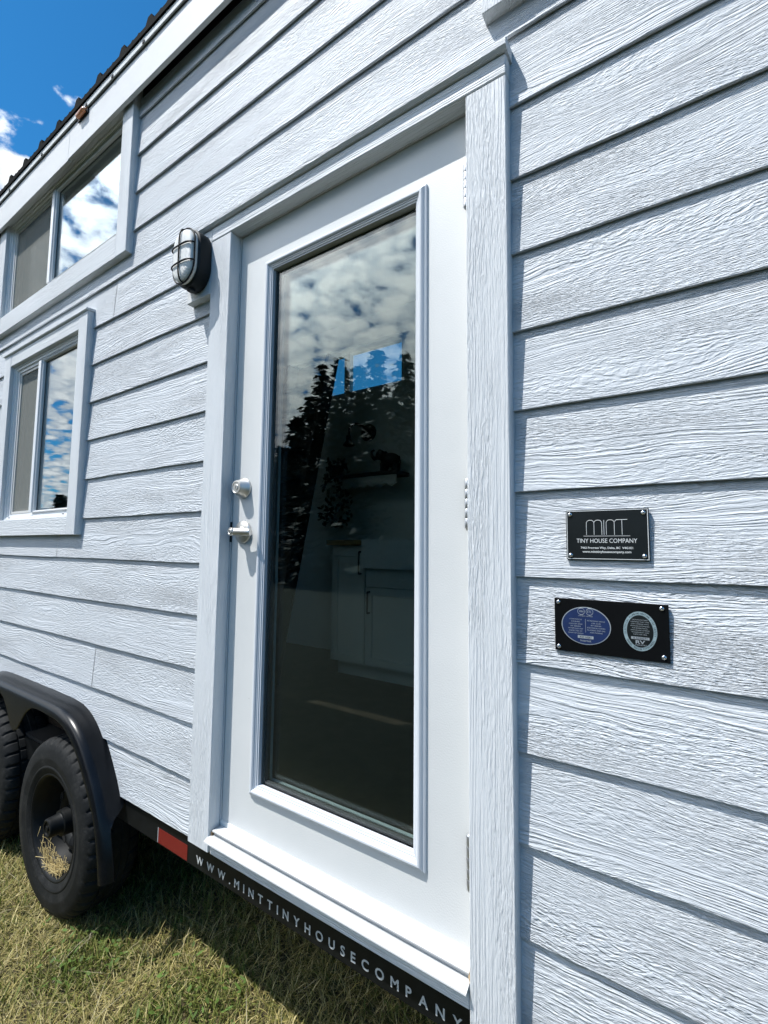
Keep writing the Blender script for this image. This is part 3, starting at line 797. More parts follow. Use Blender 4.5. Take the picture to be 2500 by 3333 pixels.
for i in range(9): a = i/8; pts.append((LXc, dome_y(.0605*(1-a)), LZ0c-.0605*(1-a)))
pts += [(LXc, dome_y(0), LZ0c+(LZ1c-LZ0c)*i/4) for i in range(1, 4)]
for i in range(9): a = i/8; pts.append((LXc, dome_y(.0605*a), LZ1c+.0605*a))
mb.tube(pts, wr, 8)
for z in (LZ0c+.004, LZ1c-.008):
    mb.tube([(LXc+.0605*math.cos(math.pi*i/18), dome_y(.0605*math.cos(math.pi*i/18)), z) for i in range(19)], wr, 8)
mb.build('wire_guard', M['cage'], lamp, smooth=50)
mb = MB(); mb.box(LXc-.012, LXc+.012, -.066, -.046, .950, .9595, .002); mb.build('guard_clip', M['lamp_black'], lamp)

# ------------------------------------------------------------------ plaques
def screws(par, pts, y, r=.0042):
    for (x, z) in pts:
        m = MB(); m.lathe((x, y, z), [(r, .0), (r, -.0006), (r*.85, -.0018), (r*.45, -.0026), (r*.40, -.0016), (0, -.0014)], 16); m.build('screw', M['screw'], par, smooth=40)
PY = -.0048
p1 = empty('name_plaque', (-.129, 0, .0385), 'black name plaque with thin white border and MINT lettering, above the other plate', 'plaque')
mb = MB(); mb.box(-.2005, -.0570, PY, .0035, .0378, .1346, .0006); mb.build('plate', M['plaque'], p1)
mb = MB(); mb.sweep_frame(-.1990, -.0585, .0393, .1331, [(0, PY-.0002), (.0011, PY-.0002), (.0011, PY), (0, PY)]); mb.build('border', M['ink'], p1)
screws(p1, [(-.1925, .1262), (-.0660, .1262), (-.1925, .0465), (-.0660, .0465)], PY)
mb = MB(); yl = PY-.0006; tw = .00052
def arc(cx, cz, r, a0, a1, n=10): return [(cx+r*math.cos(a0+(a1-a0)*i/n), yl, cz+r*math.sin(a0+(a1-a0)*i/n)) for i in range(n+1)]
zb, zt = .0858, .1140
def arch(xa, xb): r = min((xb-xa)/2, .006); return [(xa, yl, zb)]+arc(xa+r, zt-r, r, math.pi, math.pi/2, 6)+arc(xb-r, zt-r, r, math.pi/2, 0, 6)+[(xb, yl, zb)]
mb.tube(arch(-.1628, -.1492), tw, 6); mb.tube(arch(-.1492, -.1356), tw, 6); mb.tube([(-.1318, yl, zb), (-.1318, yl, zt)], tw, 6)
mb.tube(arch(-.1278, -.1140), tw, 6)
mb.tube(arc(-.1090, zt-.004, .004, math.pi, math.pi/2, 6)+[(-.0920, yl, zt)], tw, 6); mb.tube([(-.1010, yl, zb), (-.1010, yl, zt)], tw, 6)
mb.box(-.1685, -.0880, yl-.0002, PY, .0832, .0839)
text_into(mb, 'TINY HOUSE COMPANY', .010, -.1290, .0705, PY, .0003, width=.1045, height=.0082, align='C')
text_into(mb, '7462 Progress Way, Delta, BC  V4G1E1', .006, -.1290, .0592, PY, .0003, width=.0900, align='C', offset=.00012)
text_into(mb, 'www.minttinyhousecompany.com', .006, -.1290, .0516, PY, .0003, width=.0840, align='C', offset=.00012)
mb.build('lettering', M['ink'], p1, recalc=False)

QY = -.0030
p2 = empty('certification_plate', (-.129, 0, -.141), 'black certification plate with a blue oval and a grey ringed oval', 'plaque')
mb = MB(); mb.box(-.2260, -.0320, QY, .0035, -.1405, -.0392, .0005); mb.build('plate', M['plaque_matt'], p2)
screws(p2, [(-.2185, -.0465), (-.0425, -.0462), (-.2190, -.1325), (-.0415, -.1310)], QY)
mb = MB(); mb.prism(ellipse(-.1690, -.0886, .0440, .0356), QY-.0003, QY, mi=0); l1 = mb.build('blue_label', M['silver'], p2)
mb = MB(); mb.prism(ellipse(-.1690, -.0886, .0424, .0341), QY-.0006, QY-.00031); mb.build('label_face', M['blue'], l1)
mb = MB(); yt = QY-.00061
for cx, s in ((-.1765, 'WH'), (-.1615, 'ETL')):
    mb.tube([(cx+.0062*math.cos(2*math.pi*i/24), yt, -.0618+.0062*math.sin(2*math.pi*i/24)) for i in range(24)], .00035, 5, closed=True)
    text_into(mb, s, .0055, cx, -.0638, yt, .0002, align='C', width=.0075, height=.0042)
text_into(mb, 'LISTED LISTED', .003, -.1690, -.0712, yt, .0002, width=.026, height=.0018, align='C')
mb.box(-.16935, -.16885, yt-.0002, yt, -.1012, -.0755)
left = ['CONFORMS TO', 'STANDARD', 'CAN/CSA Z240', 'RV SERIES', 'FACTORY BUILT UNIT', 'INSPECTED AT', 'PLANT OF ORIGIN']
right = ['RECREATIONAL VEHICLE', 'CSA Z240', 'RV SERIES', 'ELECTRICAL SYSTEM', 'PLUMBING AND GAS', 'AND PROPANE']
for i, s in enumerate(left): text_into(mb, s, .003, -.1870, -.0785-.0044*i, yt, .0002, width=min(.027, .0020*len(s)), height=.0021, align='C')
for i, s in enumerate(right): text_into(mb, s, .003, -.1505, -.0795-.0044*i, yt, .0002, width=min(.031, .0020*len(s)), height=.0021, align='C')
mb.box(-.1835, -.1555, yt-.0002, yt, -.1128, -.1075)
text_into(mb, 'Intertek', .006, -.1690, -.1188, yt, .0002, width=.0195, align='C')
mb.build('lettering', M['silver'], l1, recalc=False)
mb = MB(); text_into(mb, 'RVI 14261', .0045, -.1695, -.1118, yt-.0002, .0002, width=.020, height=.0033, align='C'); mb.build('serial_number', M['plaque_matt'], l1, recalc=False)
cx2, cz2 = -.0775, -.0893
mb = MB(); mb.prism(ellipse(cx2, cz2, .0268, .0352), QY-.0003, QY); l2 = mb.build('ringed_label', M['teal'], p2)
mb = MB(); mb.prism(ellipse(cx2, cz2, .0212, .0288), QY-.0006, QY-.00031); mb.build('label_face', M['plaque'], l2)
mb = MB(); yt2 = QY-.00031
def ring_text(mb, s, a0, a1, flip):
    n = len(s)
    for i, ch in enumerate(s):
        if ch == ' ': continue
        a = R(a0+(a1-a0)*(i+.5)/n)
        vs, fs = glyph_mesh(ch, .0047)
        xa = min(v[0] for v in vs); xb = max(v[0] for v in vs)
        px, pz = cx2+.0240*math.cos(a), cz2+.0320*math.sin(a)
        tx, tz = -.0240*math.sin(a), .0320*math.cos(a); l = math.hypot(tx, tz); tx, tz = tx/l, tz/l
        if not flip: tx, tz = -tx, -tz
        nx, nz = -tz, tx
        mb.add([(px+(v[0]-(xa+xb)/2)*.8*tx+(v[1]-.0016)*nx, yt2-.0003, pz+(v[0]-(xa+xb)/2)*.8*tz+(v[1]-.0016)*nz) for v in vs], fs)
ring_text(mb, 'ELECTRICAL PLUMBING HEATING FIRE SAFETY', 192, -14, False)
ring_text(mb, 'TRAVEL TRAILER FIFTH WHEEL', 208, 334, True)
mb.build('ring_lettering', M['plaque_matt'], l2, recalc=False)
mb = MB(); yt3 = QY-.00061
for i, s in enumerate(['THE MANUFACTURER', 'CERTIFIES THAT THIS', 'UNIT COMPLIES WITH', 'PROVISIONS OF STANDARD', 'FOR RECREATIONAL', 'VEHICLES AND CAMPING', 'TRAILERS BUILT AND', 'INSPECTED HERE']):
    text_into(mb, s, .003, cx2, -.0700-.0037*i, yt3, .0002, width=min(.0300, .00155*len(s)), height=.0017, align='C')
mb.box(cx2-.0145, cx2+.0145, yt3-.0002, yt3, -.1040, -.0995)
text_into(mb, 'RV', .011, cx2, -.1118, yt3, .0002, width=.0150, height=.0062, align='C', offset=.0003)
text_into(mb, 'INDUSTRY', .004, cx2+.001, -.1150, yt3, .0002, width=.0180, height=.0022, align='C')
mb.build('lettering', M['silver'], l2, recalc=False)
mb = MB(); text_into(mb, '8 A030271', .0042, cx2, -.1033, yt3-.0002, .0002, width=.022, height=.0030, align='C'); mb.build('serial_number', M['plaque_matt'], l2, recalc=False)

# ------------------------------------------------------------------ what shows dimly through the door glass
cab = empty('kitchen_cabinet', (-1.4, 1.9, -.835), 'pale shaker kitchen cabinet with black bar pulls seen through the door glass', 'cabinet')
CY = 1.60
mb = MB(); mb.box(-2.15, -.45, CY+.020, 2.195, -.735, .075); mb.box(-2.13, -.47, CY+.07, 2.19, -.834, -.736); mb.build('carcass', M['cabinet'], cab)
def shaker(x0, x1, z0, z1, hx, hz0, hz1):
    d = MB(); d.sweep_frame(x0, x1, z0, z1, [(0, CY), (0, CY+.0195), (.055, CY+.0195), (.055, CY+.008), (.050, CY)]); d.box(x0+.0551, x1-.0551, CY+.009, CY+.0194, z0+.0551, z1-.0551)
    o = d.build('cabinet_door', M['cabinet'], cab)
    if hx is not None:
        h = MB(); h.tube([(hx, CY, hz0), (hx, CY-.028, hz0), (hx, CY-.030, hz0+.004), (hx, CY-.030, hz1-.004), (hx, CY-.028, hz1), (hx, CY, hz1)], .006, 8); h.build('handle', M['iron'], o, smooth=50)
shaker(-2.145, -1.855, -.73, .05, -1.885, -.12, .03)
shaker(-1.845, -1.35, -.73, -.21, -1.81, -.38, -.24)
shaker(-1.345, -.90, -.73, -.21, -.935, -.38, -.24); shaker(-.895, -.46, -.73, .05, -.86, -.12, .03)
mb = MB(); mb.box(-1.845, -.90, CY+.002, CY+.0195, -.205, -.085, .002); mb.build('drawer_front', M['cabinet'], cab)
mb = MB(); mb.box(-2.19, -1.865, CY-.02, 2.195, .0755, .112, .003); mb.box(-.90, -.44, CY-.02, 2.195, .0755, .112, .003); mb.box(-1.8645, -.9005, 2.06, 2.195, .0755, .112, .003)
mb.build('worktop', M['counter'], cab)
sk = MB()
sk.prism([(-1.86, -.08), (-.905, -.08), (-.905, .118), (-1.86, .118)], CY-.035, CY-.005, mi=0)
sk.box(-1.86, -1.835, CY-.0045, 2.055, -.08+.16, .118, .002); sk.box(-.93, -.905, CY-.0045, 2.055, .08, .118, .002); sk.box(-1.8345, -.9305, 2.03, 2.055, .08, .118, .002); sk.box(-1.83, -.935, CY-.004, 2.029, .0765, .080)
so = sk.build('farmhouse_sink', M['sink'], world=False); tag(so, 'white apron sink set into the cabinet behind the door glass', 'sink')
sh = empty('wall_shelf', (-2.13, 2.1, .60), 'carved dark wall shelf under the figurine, behind the door glass', 'shelf')
mb = MB(); mb.box(-2.42, -1.85, 2.00, 2.195, .635, .665, .003); mb.build('board', M['darkwood'], sh)
mb = MB(); mb.prism([(-2.40, .634)]+[(-2.40+.53*i/24, .555+.012*math.cos(i*2*math.pi/4)) for i in range(25)]+[(-1.87, .634)], 2.015, 2.03); mb.build('carved_apron', M['cabinet'], sh)
el = MB()          # trunk-up elephant
el.ball((-1.97, 2.09, .765), .07, sc=(1.25, .7, .85)); el.ball((-2.065, 2.09, .815), .042, sc=(1, .85, 1))
el.tube([(-2.09, 2.09, .80), (-2.125, 2.09, .79), (-2.15, 2.09, .815), (-2.15, 2.09, .85), (-2.125, 2.09, .865)], [.018, .016, .013, .011, .008], 10)
for dx in (-.055, .055):
    for dy in (-.028, .028): el.tube([(-1.97+dx, 2.09+dy, .74), (-1.97+dx, 2.09+dy, .6655)], [.022, .019], 10)
for s_ in (-1, 1): el.ball((-2.045, 2.09+s_*.042, .815), .036, sc=(.75, .22, 1.1))
el.tube([(-1.885, 2.09, .79), (-1.872, 2.09, .73)], [.006, .004], 6)
tag(el.build('elephant_figurine', M['iron'], smooth=60), 'small dark elephant figurine with raised trunk standing on the shelf', 'figurine')
sc = empty('wall_sconce', (-2.26, 2.19, 1.02), 'black gooseneck wall sconce behind the door glass, above the figurine', 'lamp')
mb = MB(); mb.lathe((-2.26, 2.1995, 1.05), [(0, 0), (.075, 0), (.075, -.012), (.06, -.02), (0, -.02)], 24); mb.build('backplate', M['iron'], sc, smooth=40)
mb = MB(); mb.tube([(-2.26, 2.18, 1.05), (-2.28, 2.13, 1.10), (-2.32, 2.08, 1.11), (-2.355, 2.05, 1.08), (-2.36, 2.045, 1.0)], .010, 10); mb.build('arm', M['iron'], sc, smooth=60)
mb = MB(); mb.lathe((-2.36, 2.045, .92), [(.05, 0), (.052, .004), (.022, .04), (.02, .085), (0, .087)], 20, 'z'); mb.build('shade', M['iron'], sc, smooth=40)
pl = empty('hanging_plant', (-2.52, 2.08, .62), 'dark trailing houseplant hanging inside, left of the shelf', 'plant')
mb = MB(); mb.lathe((-2.52, 2.08, .66), [(0, 0), (.05, 0), (.07, .10), (.066, .10), (0, .09)], 18, 'z'); mb.build('pot', M['darkwood'], pl, smooth=40)
mb = MB()
for i in range(260):
    a = random.uniform(0, 6.28); t = random.random(); r = .05+.08*math.sin(t*2.2)*random.random()+.02
    c = Vector((-2.52+r*math.cos(a), 2.08+min(.10, r*math.sin(a)), .80-t*.55+random.uniform(-.03, .06)))
    d = Vector((random.uniform(-1, 1), random.uniform(-1, 1), random.uniform(-1, .3))).normalized()*.028; e = d.orthogonal().normalized()*.013
    mb.add([c-d, c+e, c+d, c-e], [(0, 1, 2, 3)])
mb.build('foliage', M['houseplant'], pl, recalc=False)
ld = empty('loft_ladder', (-2.48, 1.1, -.835), 'dark ladder leaning up to the loft at the left edge of the door glass', 'ladder')
for x in (-2.285, -2.70):
    mb = MB(); mb.prism([(1.085, -.834), (1.185, -.834), (1.745, 1.55), (1.645, 1.55)], x, x+.035, 'x'); mb.build('stile', M['darkwood'], ld)
mb = MB(); mb.prism([(1.190, -.834), (1.205, -.834), (1.765, 1.55), (1.750, 1.55)], -2.70, -2.25, 'x'); mb.build('back_panel', M['darkwood'], ld)
for i in range(9):
    t = (i+.6)/9.6; y = 1.085+.56*t; z = -.834+2.38*t
    mb = MB(); mb.box(-2.6645, -2.2855, y+.005, y+.095, z, z+.028, .002); mb.build('tread', M['darkwood'], ld)

# ------------------------------------------------------------------ ground
me = bpy.data.meshes.new('lawn')
g = 700
me.from_pydata([(-g, -g, 0), (g, -g, 0), (g, g, 0), (-g, g, 0)], [], [(0, 1, 2, 3)]); me.materials.append(M['lawn'])
lawn = bpy.data.objects.new('lawn', me); COL.objects.link(lawn); tag(lawn, 'sunlit half-dry lawn under and beside the trailer', 'ground', kind='structure')

def patch_noise(x, y, s, seed):
    r = np.random.default_rng(seed); out = np.zeros_like(x)
    for i in range(9):
        a = r.uniform(0, 6.28); f = s*r.uniform(.6, 1.9); out += np.sin((x*np.cos(a)+y*np.sin(a))*f+r.uniform(0, 6.28))
    return out/3.0
def blades(name, xy, length, width, lean, cols, bend):
    n = len(xy)
    az = RNG.uniform(0, 2*np.pi, n); d = np.stack([np.cos(az), np.sin(az)], 1)
    sd = np.stack([-np.sin(az+RNG.normal(0, .4, n)), np.cos(az)], 1)
    P = np.zeros((n, 5, 3))
    mid_h = length*.55*np.cos(lean); mid_o = length*.55*np.sin(lean)
    l2 = lean+bend
    tip_h = mid_h+length*.45*np.cos(l2); tip_o = mid_o+length*.45*np.sin(l2)
    P[:, 0, :2] = xy-sd*width[:, None]/2; P[:, 1, :2] = xy+sd*width[:, None]/2
    P[:, 2, :2] = xy+d*mid_o[:, None]+sd*width[:, None]*.42; P[:, 3, :2] = xy+d*mid_o[:, None]-sd*width[:, None]*.42
    P[:, 4, :2] = xy+d*tip_o[:, None]
    P[:, 2, 2] = P[:, 3, 2] = np.maximum(mid_h, .003); P[:, 4, 2] = np.maximum(tip_h, .004)
    P[:, 0, 2] = P[:, 1, 2] = -.002
    b = np.arange(n)[:, None]*5
    q = (b+np.array([0, 1, 2, 3])).tolist(); t = (b+np.array([3, 2, 4])).tolist()
    me = bpy.data.meshes.new(name); me.from_pydata(P.reshape(-1, 3).tolist(), [], q+t)
    c = np.ones((n, 5, 4)); c[:, :, :3] = cols[:, None, :]
    c[:, :2, :3] *= .9
    me.attributes.new('col', 'FLOAT_COLOR', 'POINT').data.foreach_set('color', c.ravel())
    me.materials.append(M['blade'])
    o = bpy.data.objects.new(name, me); COL.objects.link(o); return o
def scatter(n, x0, x1, y0, y1): return np.stack([RNG.uniform(x0, x1, n), RNG.uniform(y0, y1, n)], 1)
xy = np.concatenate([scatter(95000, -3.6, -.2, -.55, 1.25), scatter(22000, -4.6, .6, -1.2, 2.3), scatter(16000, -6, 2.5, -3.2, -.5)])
n = len(xy)
gn = patch_noise(xy[:, 0], xy[:, 1], 3.2, 3)+.6*patch_noise(xy[:, 0], xy[:, 1], 9.0, 5)
for (cx, cy, r, a) in ((-1.86, -.08, .20, 1.5), (-1.35, .02, .22, 1.3), (-2.25, .0, .16, .6), (-1.62, .25, .25, .5), (-1.0, .06, .25, -.8), (-1.60, -.12, .12, -.8)):
    gn += a*np.exp(-((xy[:, 0]-cx)**2+(xy[:, 1]-cy)**2)/(r*r))
green = RNG.random(n) < 1/(1+np.exp(-(gn-1.05)*2.6))
dead = ~green
cols = np.zeros((n, 3)); v = RNG.uniform(.55, 1.25, n)[:, None]; h = RNG.random(n)[:, None]
cols[:] = np.where(green[:, None], (np.array([.125, .17, .030])*(1-h)+np.array([.21, .235, .060])*h)*v, (np.array([.36, .295, .090])*(1-h)+np.array([.60, .52, .26])*h)*v)
olive = (RNG.random(n) < .33) & dead
cols[olive] = (np.array([.25, .24, .065])*v[olive])
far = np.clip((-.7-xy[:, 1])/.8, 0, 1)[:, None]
cols = cols*(1-far)+far*(np.array([.032, .042, .018])*v)  # the same dimming for the reflection, put into the blade colour
length = np.where(green, RNG.uniform(.025, .065, n), RNG.uniform(.025, .085, n)); width = np.where(green, RNG.uniform(.0025, .0050, n), RNG.uniform(.0015, .0034, n))
lean = np.where(green, RNG.uniform(.1, .9, n), RNG.uniform(.6, 1.45, n)); bend = np.where(green, RNG.uniform(.1, .9, n), RNG.uniform(-.1, .6, n))
under = xy[:, 1] > .9
length[under] *= .7
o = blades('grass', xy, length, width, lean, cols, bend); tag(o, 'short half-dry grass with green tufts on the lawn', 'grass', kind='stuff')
# long dry stalks lying over the turf
n2 = 420; xy2 = scatter(n2, -3.6, -.3, -.6, 1.2); h = RNG.random(n2)[:, None]
o = blades('dry_stalks', xy2, RNG.uniform(.09, .24, n2), RNG.uniform(.0012, .0020, n2), RNG.uniform(.9, 1.45, n2), np.array([.42, .36, .20])*(1-h)+np.array([.55, .50, .34])*h, RNG.uniform(-.1, .35, n2))
tag(o, 'long pale dry stalks lying loose over the grass', 'straw', kind='stuff')
# low broad-leaved weeds
mb = MB(); cl = []
for (cx, cy, r, k) in ((-1.86, -.06, .15, 60), (-1.38, .02, .18, 50), (-2.2, .02, .14, 20), (-1.66, .12, .2, 15)):
    for i in range(k):
        a = random.uniform(0, 6.28); rr = r*math.sqrt(random.random()); c = Vector((cx+rr*math.cos(a), cy+rr*math.sin(a), random.uniform(.012, .050)))
        az = random.uniform(0, 6.28); d = Vector((math.cos(az), math.sin(az), random.uniform(-.5, .5)))*random.uniform(.007, .016); e = Vector((-math.sin(az), math.cos(az), random.uniform(-.3, .3)))*random.uniform(.003, .006)
        mb.add([c-d, c-d*.3+e, c+d*.5+e*.8, c+d, c+d*.5-e*.8, c-d*.3-e], [(0, 1, 2, 3, 4, 5)])
        q = random.uniform(.7, 1.3); cl += [(.10*q, .165*q, .035*q, 1)]*6
o = mb.build('lawn_weeds', M['blade'], recalc=False, world=True)
o.data.attributes.new('col', 'FLOAT_COLOR', 'POINT').data.foreach_set('color', [x for c in cl for x in c])
tag(o, 'low green leafy weeds in the grass in front of the near wheel', 'weeds', kind='stuff')
# cut grass caught in the bottom of the near wheel
mb = MB(); cl = []
for i in range(300):
    a = -math.pi/2+random.gauss(-.05, .42); rr = .181-abs(random.gauss(0, .008)); y = random.uniform(-.060, -.012)
    c = Vector((WX[0]+rr*math.cos(a), y, WZ+rr*math.sin(a)))
    az = random.gauss(a+math.pi/2, .5); l = random.uniform(.012, .032); d = Vector((math.cos(az), random.uniform(-.6, .6), math.sin(az))).normalized()*l; e = d.orthogonal().normalized()*.0011
    mb.add([c-d+e, c-d-e, c+d-e*.4, c+d+e*.4], [(0, 1, 2, 3)])
    q = random.uniform(.7, 1.25); cl += [(.46*q, .36*q, .16*q, 1)]*4
o = mb.build('dry_clippings', M['blade'], recalc=False)
o.data.attributes.new('col', 'FLOAT_COLOR', 'POINT').data.foreach_set('color', [x for c in cl for x in c])
tag(o, 'tan dry grass clippings lodged in the bottom of the near wheel rim', 'straw', kind='stuff')

# ------------------------------------------------------------------ trees and hills that the glass reflects
CAM = Vector((0, -.96322, .0561+ZO))
def conifer_mesh(seed, h, r, mat):
    rn = random.Random(seed); m = MB()
    z = h*.04
    while z < h*.985:
        t = z/h; rad = r*(1-t)**.82*rn.uniform(.72, 1.12)+.10
        nb = max(6, int(16*(1-t)+6))
        a0 = rn.uniform(0, 6.28)
        for b in range(nb):
            a = a0+2*math.pi*b/nb+rn.uniform(-.3, .3); L = rad*rn.uniform(.55, 1.12)
            d = Vector((math.cos(a), math.sin(a), 0)); up = rn.uniform(-.38, .05)+.55*t
            nl = max(3, int(L/.20))
            for i in range(nl):
                f = (i+.7)/nl; sp = .16+.30*L*.3*(1-f*.6)
                for k in range(2):
                    c = Vector((0, 0, z))+d*L*f+Vector((rn.uniform(-sp, sp), rn.uniform(-sp, sp), up*L*f+rn.uniform(-.10, .06)))
                    w = d*rn.uniform(.22, .44)+Vector((rn.uniform(-.16, .16), rn.uniform(-.16, .16), rn.uniform(-.24, .04))); e = Vector((-d.y, d.x, rn.uniform(-.7, .7))).normalized()*rn.uniform(.09, .19)
                    m.add([c-w*.5, c+e, c+w*.8, c-e], [(0, 1, 2, 3)])
        z += h*rn.uniform(.020, .034)
    return m
def tree(seed, loc, h, r, label, mat):
    t = empty('conifer_tree', loc, label, 'tree', 'conifers across the field', world=True)
    m = MB(); m.tube([(0, 0, -.05), (.03, .02, h*.3), (-.02, .03, h*.65), (0, 0, h*.97)], [h*.024, h*.017, h*.009, .012], 9)
    m.v = [(v[0]+loc[0], v[1]+loc[1], v[2]+loc[2]) for v in m.v]; m.build('trunk', M['bark'], t, smooth=60, world=True)
    c = conifer_mesh(seed, h, r, mat); c.v = [(v[0]+loc[0], v[1]+loc[1], v[2]+loc[2]) for v in c.v]; c.build('crown', mat, t, recalc=False, world=True)
    return t
VC = Vector((0, 1.03, 0))
specs = [  # azimuth from straight out, elevation of the top, distance
    (24.5, 24.5, 27, 3.8), (28.0, 22.6, 24, 3.4), (31.0, 24.2, 29, 3.8), (34.8, 24.2, 25, 3.0), (37.0, 22.4, 30, 3.6), (39.5, 23.0, 26, 3.0), (41.6, 22.6, 31, 2.9), (43.0, 18.7, 27, 2.7), (44.6, 16.0, 25, 2.3), (46.3, 12.2, 25, 2.1), (48.4, 8.6, 28, 2.0),
    (33.0, 19.0, 19, 3.4), (39.2, 17.0, 20, 2.8), (20.5, 22.0, 27, 3.0), (15.5, 24.0, 29, 3.1), (9.0, 22.0, 30, 3.0), (2.0, 23.5, 29, 3.1), (68.9, 5.2, 46, 1.1)]
words = ['broad dark conifer at the right edge of the door reflection', 'short bushy conifer right of the reflected group', 'tall conifer just inside the right edge of the door glass reflection', 'slim tallest conifer in the middle of the door reflection', 'wide conifer left of the tallest reflected one',
    'narrow pointed conifer behind the left inner window pane', 'thin conifer standing at the left of the reflected treeline', 'slim conifer stepping down from the reflected treeline', 'small conifer at the left slope of the reflected trees', 'low conifer near the left edge of the door glass', 'lowest conifer fading out at the left of the door glass',
    'nearer bushy conifer in front of the reflected treeline, right side', 'nearer bushy conifer in front of the reflected treeline, left side', 'conifer standing straight out from the siding, left of the taller three', 'second conifer from the right end of the treeline opposite the house', 'shorter conifer near the right end of the treeline opposite the house', 'conifer at the far right end of the treeline opposite the house', 'lone small conifer reflected in the lower slider window']
for i, ((az, elv, D, r), lab) in enumerate(zip(specs, words)):
    p = VC+Vector((-math.sin(R(az)), -math.cos(R(az)), 0))*D
    h = CAM.z+D*math.tan(R(elv))
    tree(100+i, (p.x, p.y, 0), h, r, lab, M['needles'] if i % 3 else M['needles2'])
# a far ridge round the field
mb = MB(); pts = []
for i in range(121):
    a = 2*math.pi*i/120; D = 420
    e = 3.4+1.2*math.sin(a*3+1)+.9*math.sin(a*7+.4)+.5*math.sin(a*15)
    pts.append((a, D, e))
vs = []
for a, D, e in pts: vs += [(D*math.sin(a), D*math.cos(a), -1), ((D+60)*math.sin(a), (D+60)*math.cos(a), D*math.tan(R(e))), ((D+160)*math.sin(a), (D+160)*math.cos(a), -1)]
fs = []
for i in range(120): fs += [(3*i, 3*i+3, 3*i+4, 3*i+1), (3*i+1, 3*i+4, 3*i+5, 3*i+2)]
mb.add(vs, fs); tag(mb.build('hills', M['hill'], smooth=60, world=True), 'low bluish hills far beyond the field', 'hills', kind='structure')

# ------------------------------------------------------------------ sun, sky, clouds
sd = Vector((-.85, -1.0, 2.4)).normalized()
el_ = math.asin(sd.z); rot_ = math.atan2(sd.x, sd.y)
L = bpy.data.lights.new('sun', 'SUN'); L.energy = 4.3; L.angle = R(.53); L.color = (1.0, .98, .945)
lo = bpy.data.objects.new('sun', L); COL.objects.link(lo); lo.rotation_euler = sd.to_track_quat('Z', 'Y').to_euler(); lo.location = (-6, -8, 18)
W = bpy.data.worlds.new('World'); S.world = W; W.use_nodes = True
nt = W.node_tree; lk = nt.links; bg = nt.nodes['Background']; bg.inputs[1].default_value = .10
sky = nt.nodes.new('ShaderNodeTexSky'); sky.sky_type = 'NISHITA'; sky.sun_disc = False; sky.sun_elevation = el_; sky.sun_rotation = rot_
sky.air_density = 1.0; sky.dust_density = .25; sky.ozone_density = 3.2; sky.altitude = 200
tc = nt.nodes.new('ShaderNodeTexCoord'); sx = nt.nodes.new('ShaderNodeSeparateXYZ'); lk.new(tc.outputs['Generated'], sx.inputs[0])
X, Y, Z = sx.outputs
den = math_(nt, 'ADD', math_(nt, 'MAXIMUM', Z, .02), .20)
px = math_(nt, 'DIVIDE', X, den); py = math_(nt, 'DIVIDE', Y, den)
pv = combine(nt, px, py, 0.0)
big = noise(nt, pv, 1.1, 2, .5)
puff = noise(nt, pv, 15.0, 6, .62, .2)
vor = nt.nodes.new('ShaderNodeTexVoronoi'); vor.feature = 'SMOOTH_F1'; vor.inputs['Scale'].default_value = 15.0; vor.inputs['Smoothness'].default_value = .5
wob = nt.nodes.new('ShaderNodeVectorMath'); wob.operation = 'ADD'; lk.new(pv, wob.inputs[0])
wn_ = nt.nodes.new('ShaderNodeTexNoise'); wn_.inputs['Scale'].default_value = 9.0; wn_.inputs['Detail'].default_value = 3; lk.new(pv, wn_.inputs[0])
ws = nt.nodes.new('ShaderNodeVectorMath'); ws.operation = 'SCALE'; ws.inputs['Scale'].default_value = .15; lk.new(wn_.outputs['Color'], ws.inputs[0]); lk.new(ws.outputs[0], wob.inputs[1]); lk.new(wob.outputs[0], vor.inputs['Vector'])
cell = math_(nt, 'SUBTRACT', 1.0, math_(nt, 'MULTIPLY', vor.outputs['Distance'], 1.5))
# cover: nearly closed towards the sunny side, broken towards the west, nearly clear to the north
side = math_(nt, 'MULTIPLY', ramp(nt, math_(nt, 'MULTIPLY', Y, -1.0), -.32, .26), math_(nt, 'ADD', .15, math_(nt, 'MULTIPLY', ramp(nt, X, .30, -.15), .85)))
low = ramp(nt, Z, .68, .50)
hole = ramp(nt, Z, .64, .80)
open_ = math_(nt, 'MULTIPLY', ramp(nt, Z, .34, .20), ramp(nt, math_(nt, 'MULTIPLY', X, -1.0), .72, .86))
stray = math_(nt, 'MULTIPLY', math_(nt, 'MULTIPLY', ramp(nt, math_(nt, 'MULTIPLY', X, -1.0), .70, .82), ramp(nt, Y, -.05, .12)), low)
cover = math_(nt, 'SUBTRACT', math_(nt, 'ADD', math_(nt, 'ADD', math_(nt, 'MULTIPLY', side, .40), math_(nt, 'MULTIPLY', low, .17)), math_(nt, 'MULTIPLY', stray, .32)), math_(nt, 'ADD', math_(nt, 'MULTIPLY', hole, .55), math_(nt, 'MULTIPLY', open_, .13)))
dens_ = math_(nt, 'ADD', math_(nt, 'ADD', math_(nt, 'MULTIPLY', puff, .95), math_(nt, 'MULTIPLY', cell, .42)), math_(nt, 'ADD', math_(nt, 'MULTIPLY', big, .45), math_(nt, 'SUBTRACT', cover, .36)))
mask = ramp(nt, dens_, .68, .90)
shade = ramp(nt, dens_, .80, 1.22)
CB = 6.5
ccol0 = mixc(nt, shade, (CB*.60, CB*.66, CB*.73), (CB*1.06, CB*1.06, CB*1.05))
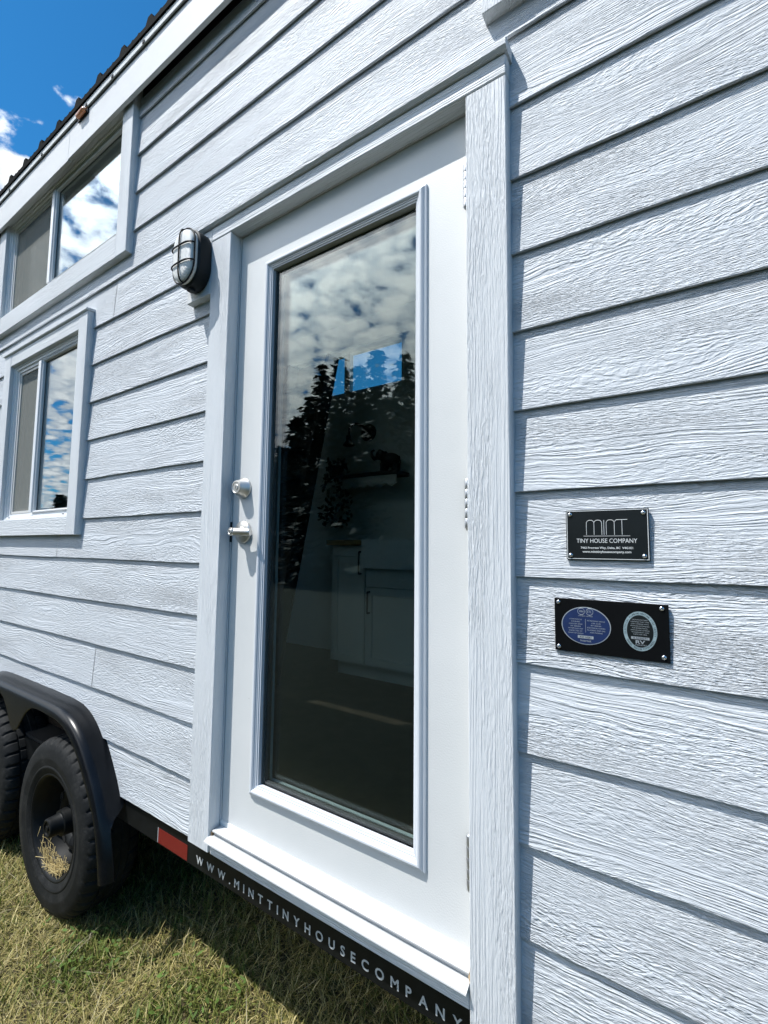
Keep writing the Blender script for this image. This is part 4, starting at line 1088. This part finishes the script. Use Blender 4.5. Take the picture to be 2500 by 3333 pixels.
# thin cloud near the sun scatters far more light towards the viewer
dt = nt.nodes.new('ShaderNodeVectorMath'); dt.operation = 'DOT_PRODUCT'; lk.new(tc.outputs['Generated'], dt.inputs[0]); dt.inputs[1].default_value = sd
glow = math_(nt, 'ADD', .60, math_(nt, 'MULTIPLY', math_(nt, 'POWER', math_(nt, 'MAXIMUM', dt.outputs['Value'], 0.0), 5.0), 9.0))
glow = math_(nt, 'ADD', glow, math_(nt, 'MULTIPLY', ramp(nt, Z, .36, .12), .9))
gsc = nt.nodes.new('ShaderNodeVectorMath'); gsc.operation = 'SCALE'; lk.new(ccol0, gsc.inputs[0]); lk.new(glow, gsc.inputs['Scale'])
ccol = gsc.outputs[0]
tint = nt.nodes.new('ShaderNodeMix'); tint.data_type = 'RGBA'; tint.blend_type = 'MULTIPLY'; tint.inputs[0].default_value = 1.0
lk.new(sky.outputs[0], tint.inputs[6]); tint.inputs[7].default_value = (.22, .86, 1.17, 1)
lk.new(mixc(nt, math_(nt, 'MULTIPLY', mask, .96), tint.outputs[2], ccol), bg.inputs[0])

# ------------------------------------------------------------------ camera
yaw, pitch_, roll = -.5856034, .0793148, .0095407
cy_, sy_, cp, sp_ = math.cos(yaw), math.sin(yaw), math.cos(pitch_), math.sin(pitch_)
f = Vector((sy_*cp, cy_*cp, sp_)); r0 = Vector((cy_, -sy_, 0)); u0 = r0.cross(f)
r_ = r0*math.cos(roll)+u0*math.sin(roll); u_ = u0*math.cos(roll)-r0*math.sin(roll)
cam = bpy.data.cameras.new('camera'); co = bpy.data.objects.new('camera', cam); COL.objects.link(co)
mw = Matrix.Identity(4)
for i in range(3): mw[i][0] = r_[i]; mw[i][1] = u_[i]; mw[i][2] = -f[i]; mw[i][3] = CAM[i]
co.matrix_world = mw
cam.sensor_fit = 'HORIZONTAL'; cam.sensor_width = 36; cam.lens = 36*1488.52/2500
cam.clip_start = .02; cam.clip_end = 3000
S.camera = co
S.render.engine = 'CYCLES'
S.cycles.max_bounces = 10; S.cycles.transparent_max_bounces = 16; S.cycles.caustics_reflective = False
S.view_settings.view_transform = 'Standard'; S.view_settings.look = 'None'; S.view_settings.gamma = 1.0
S.view_settings.exposure = .46
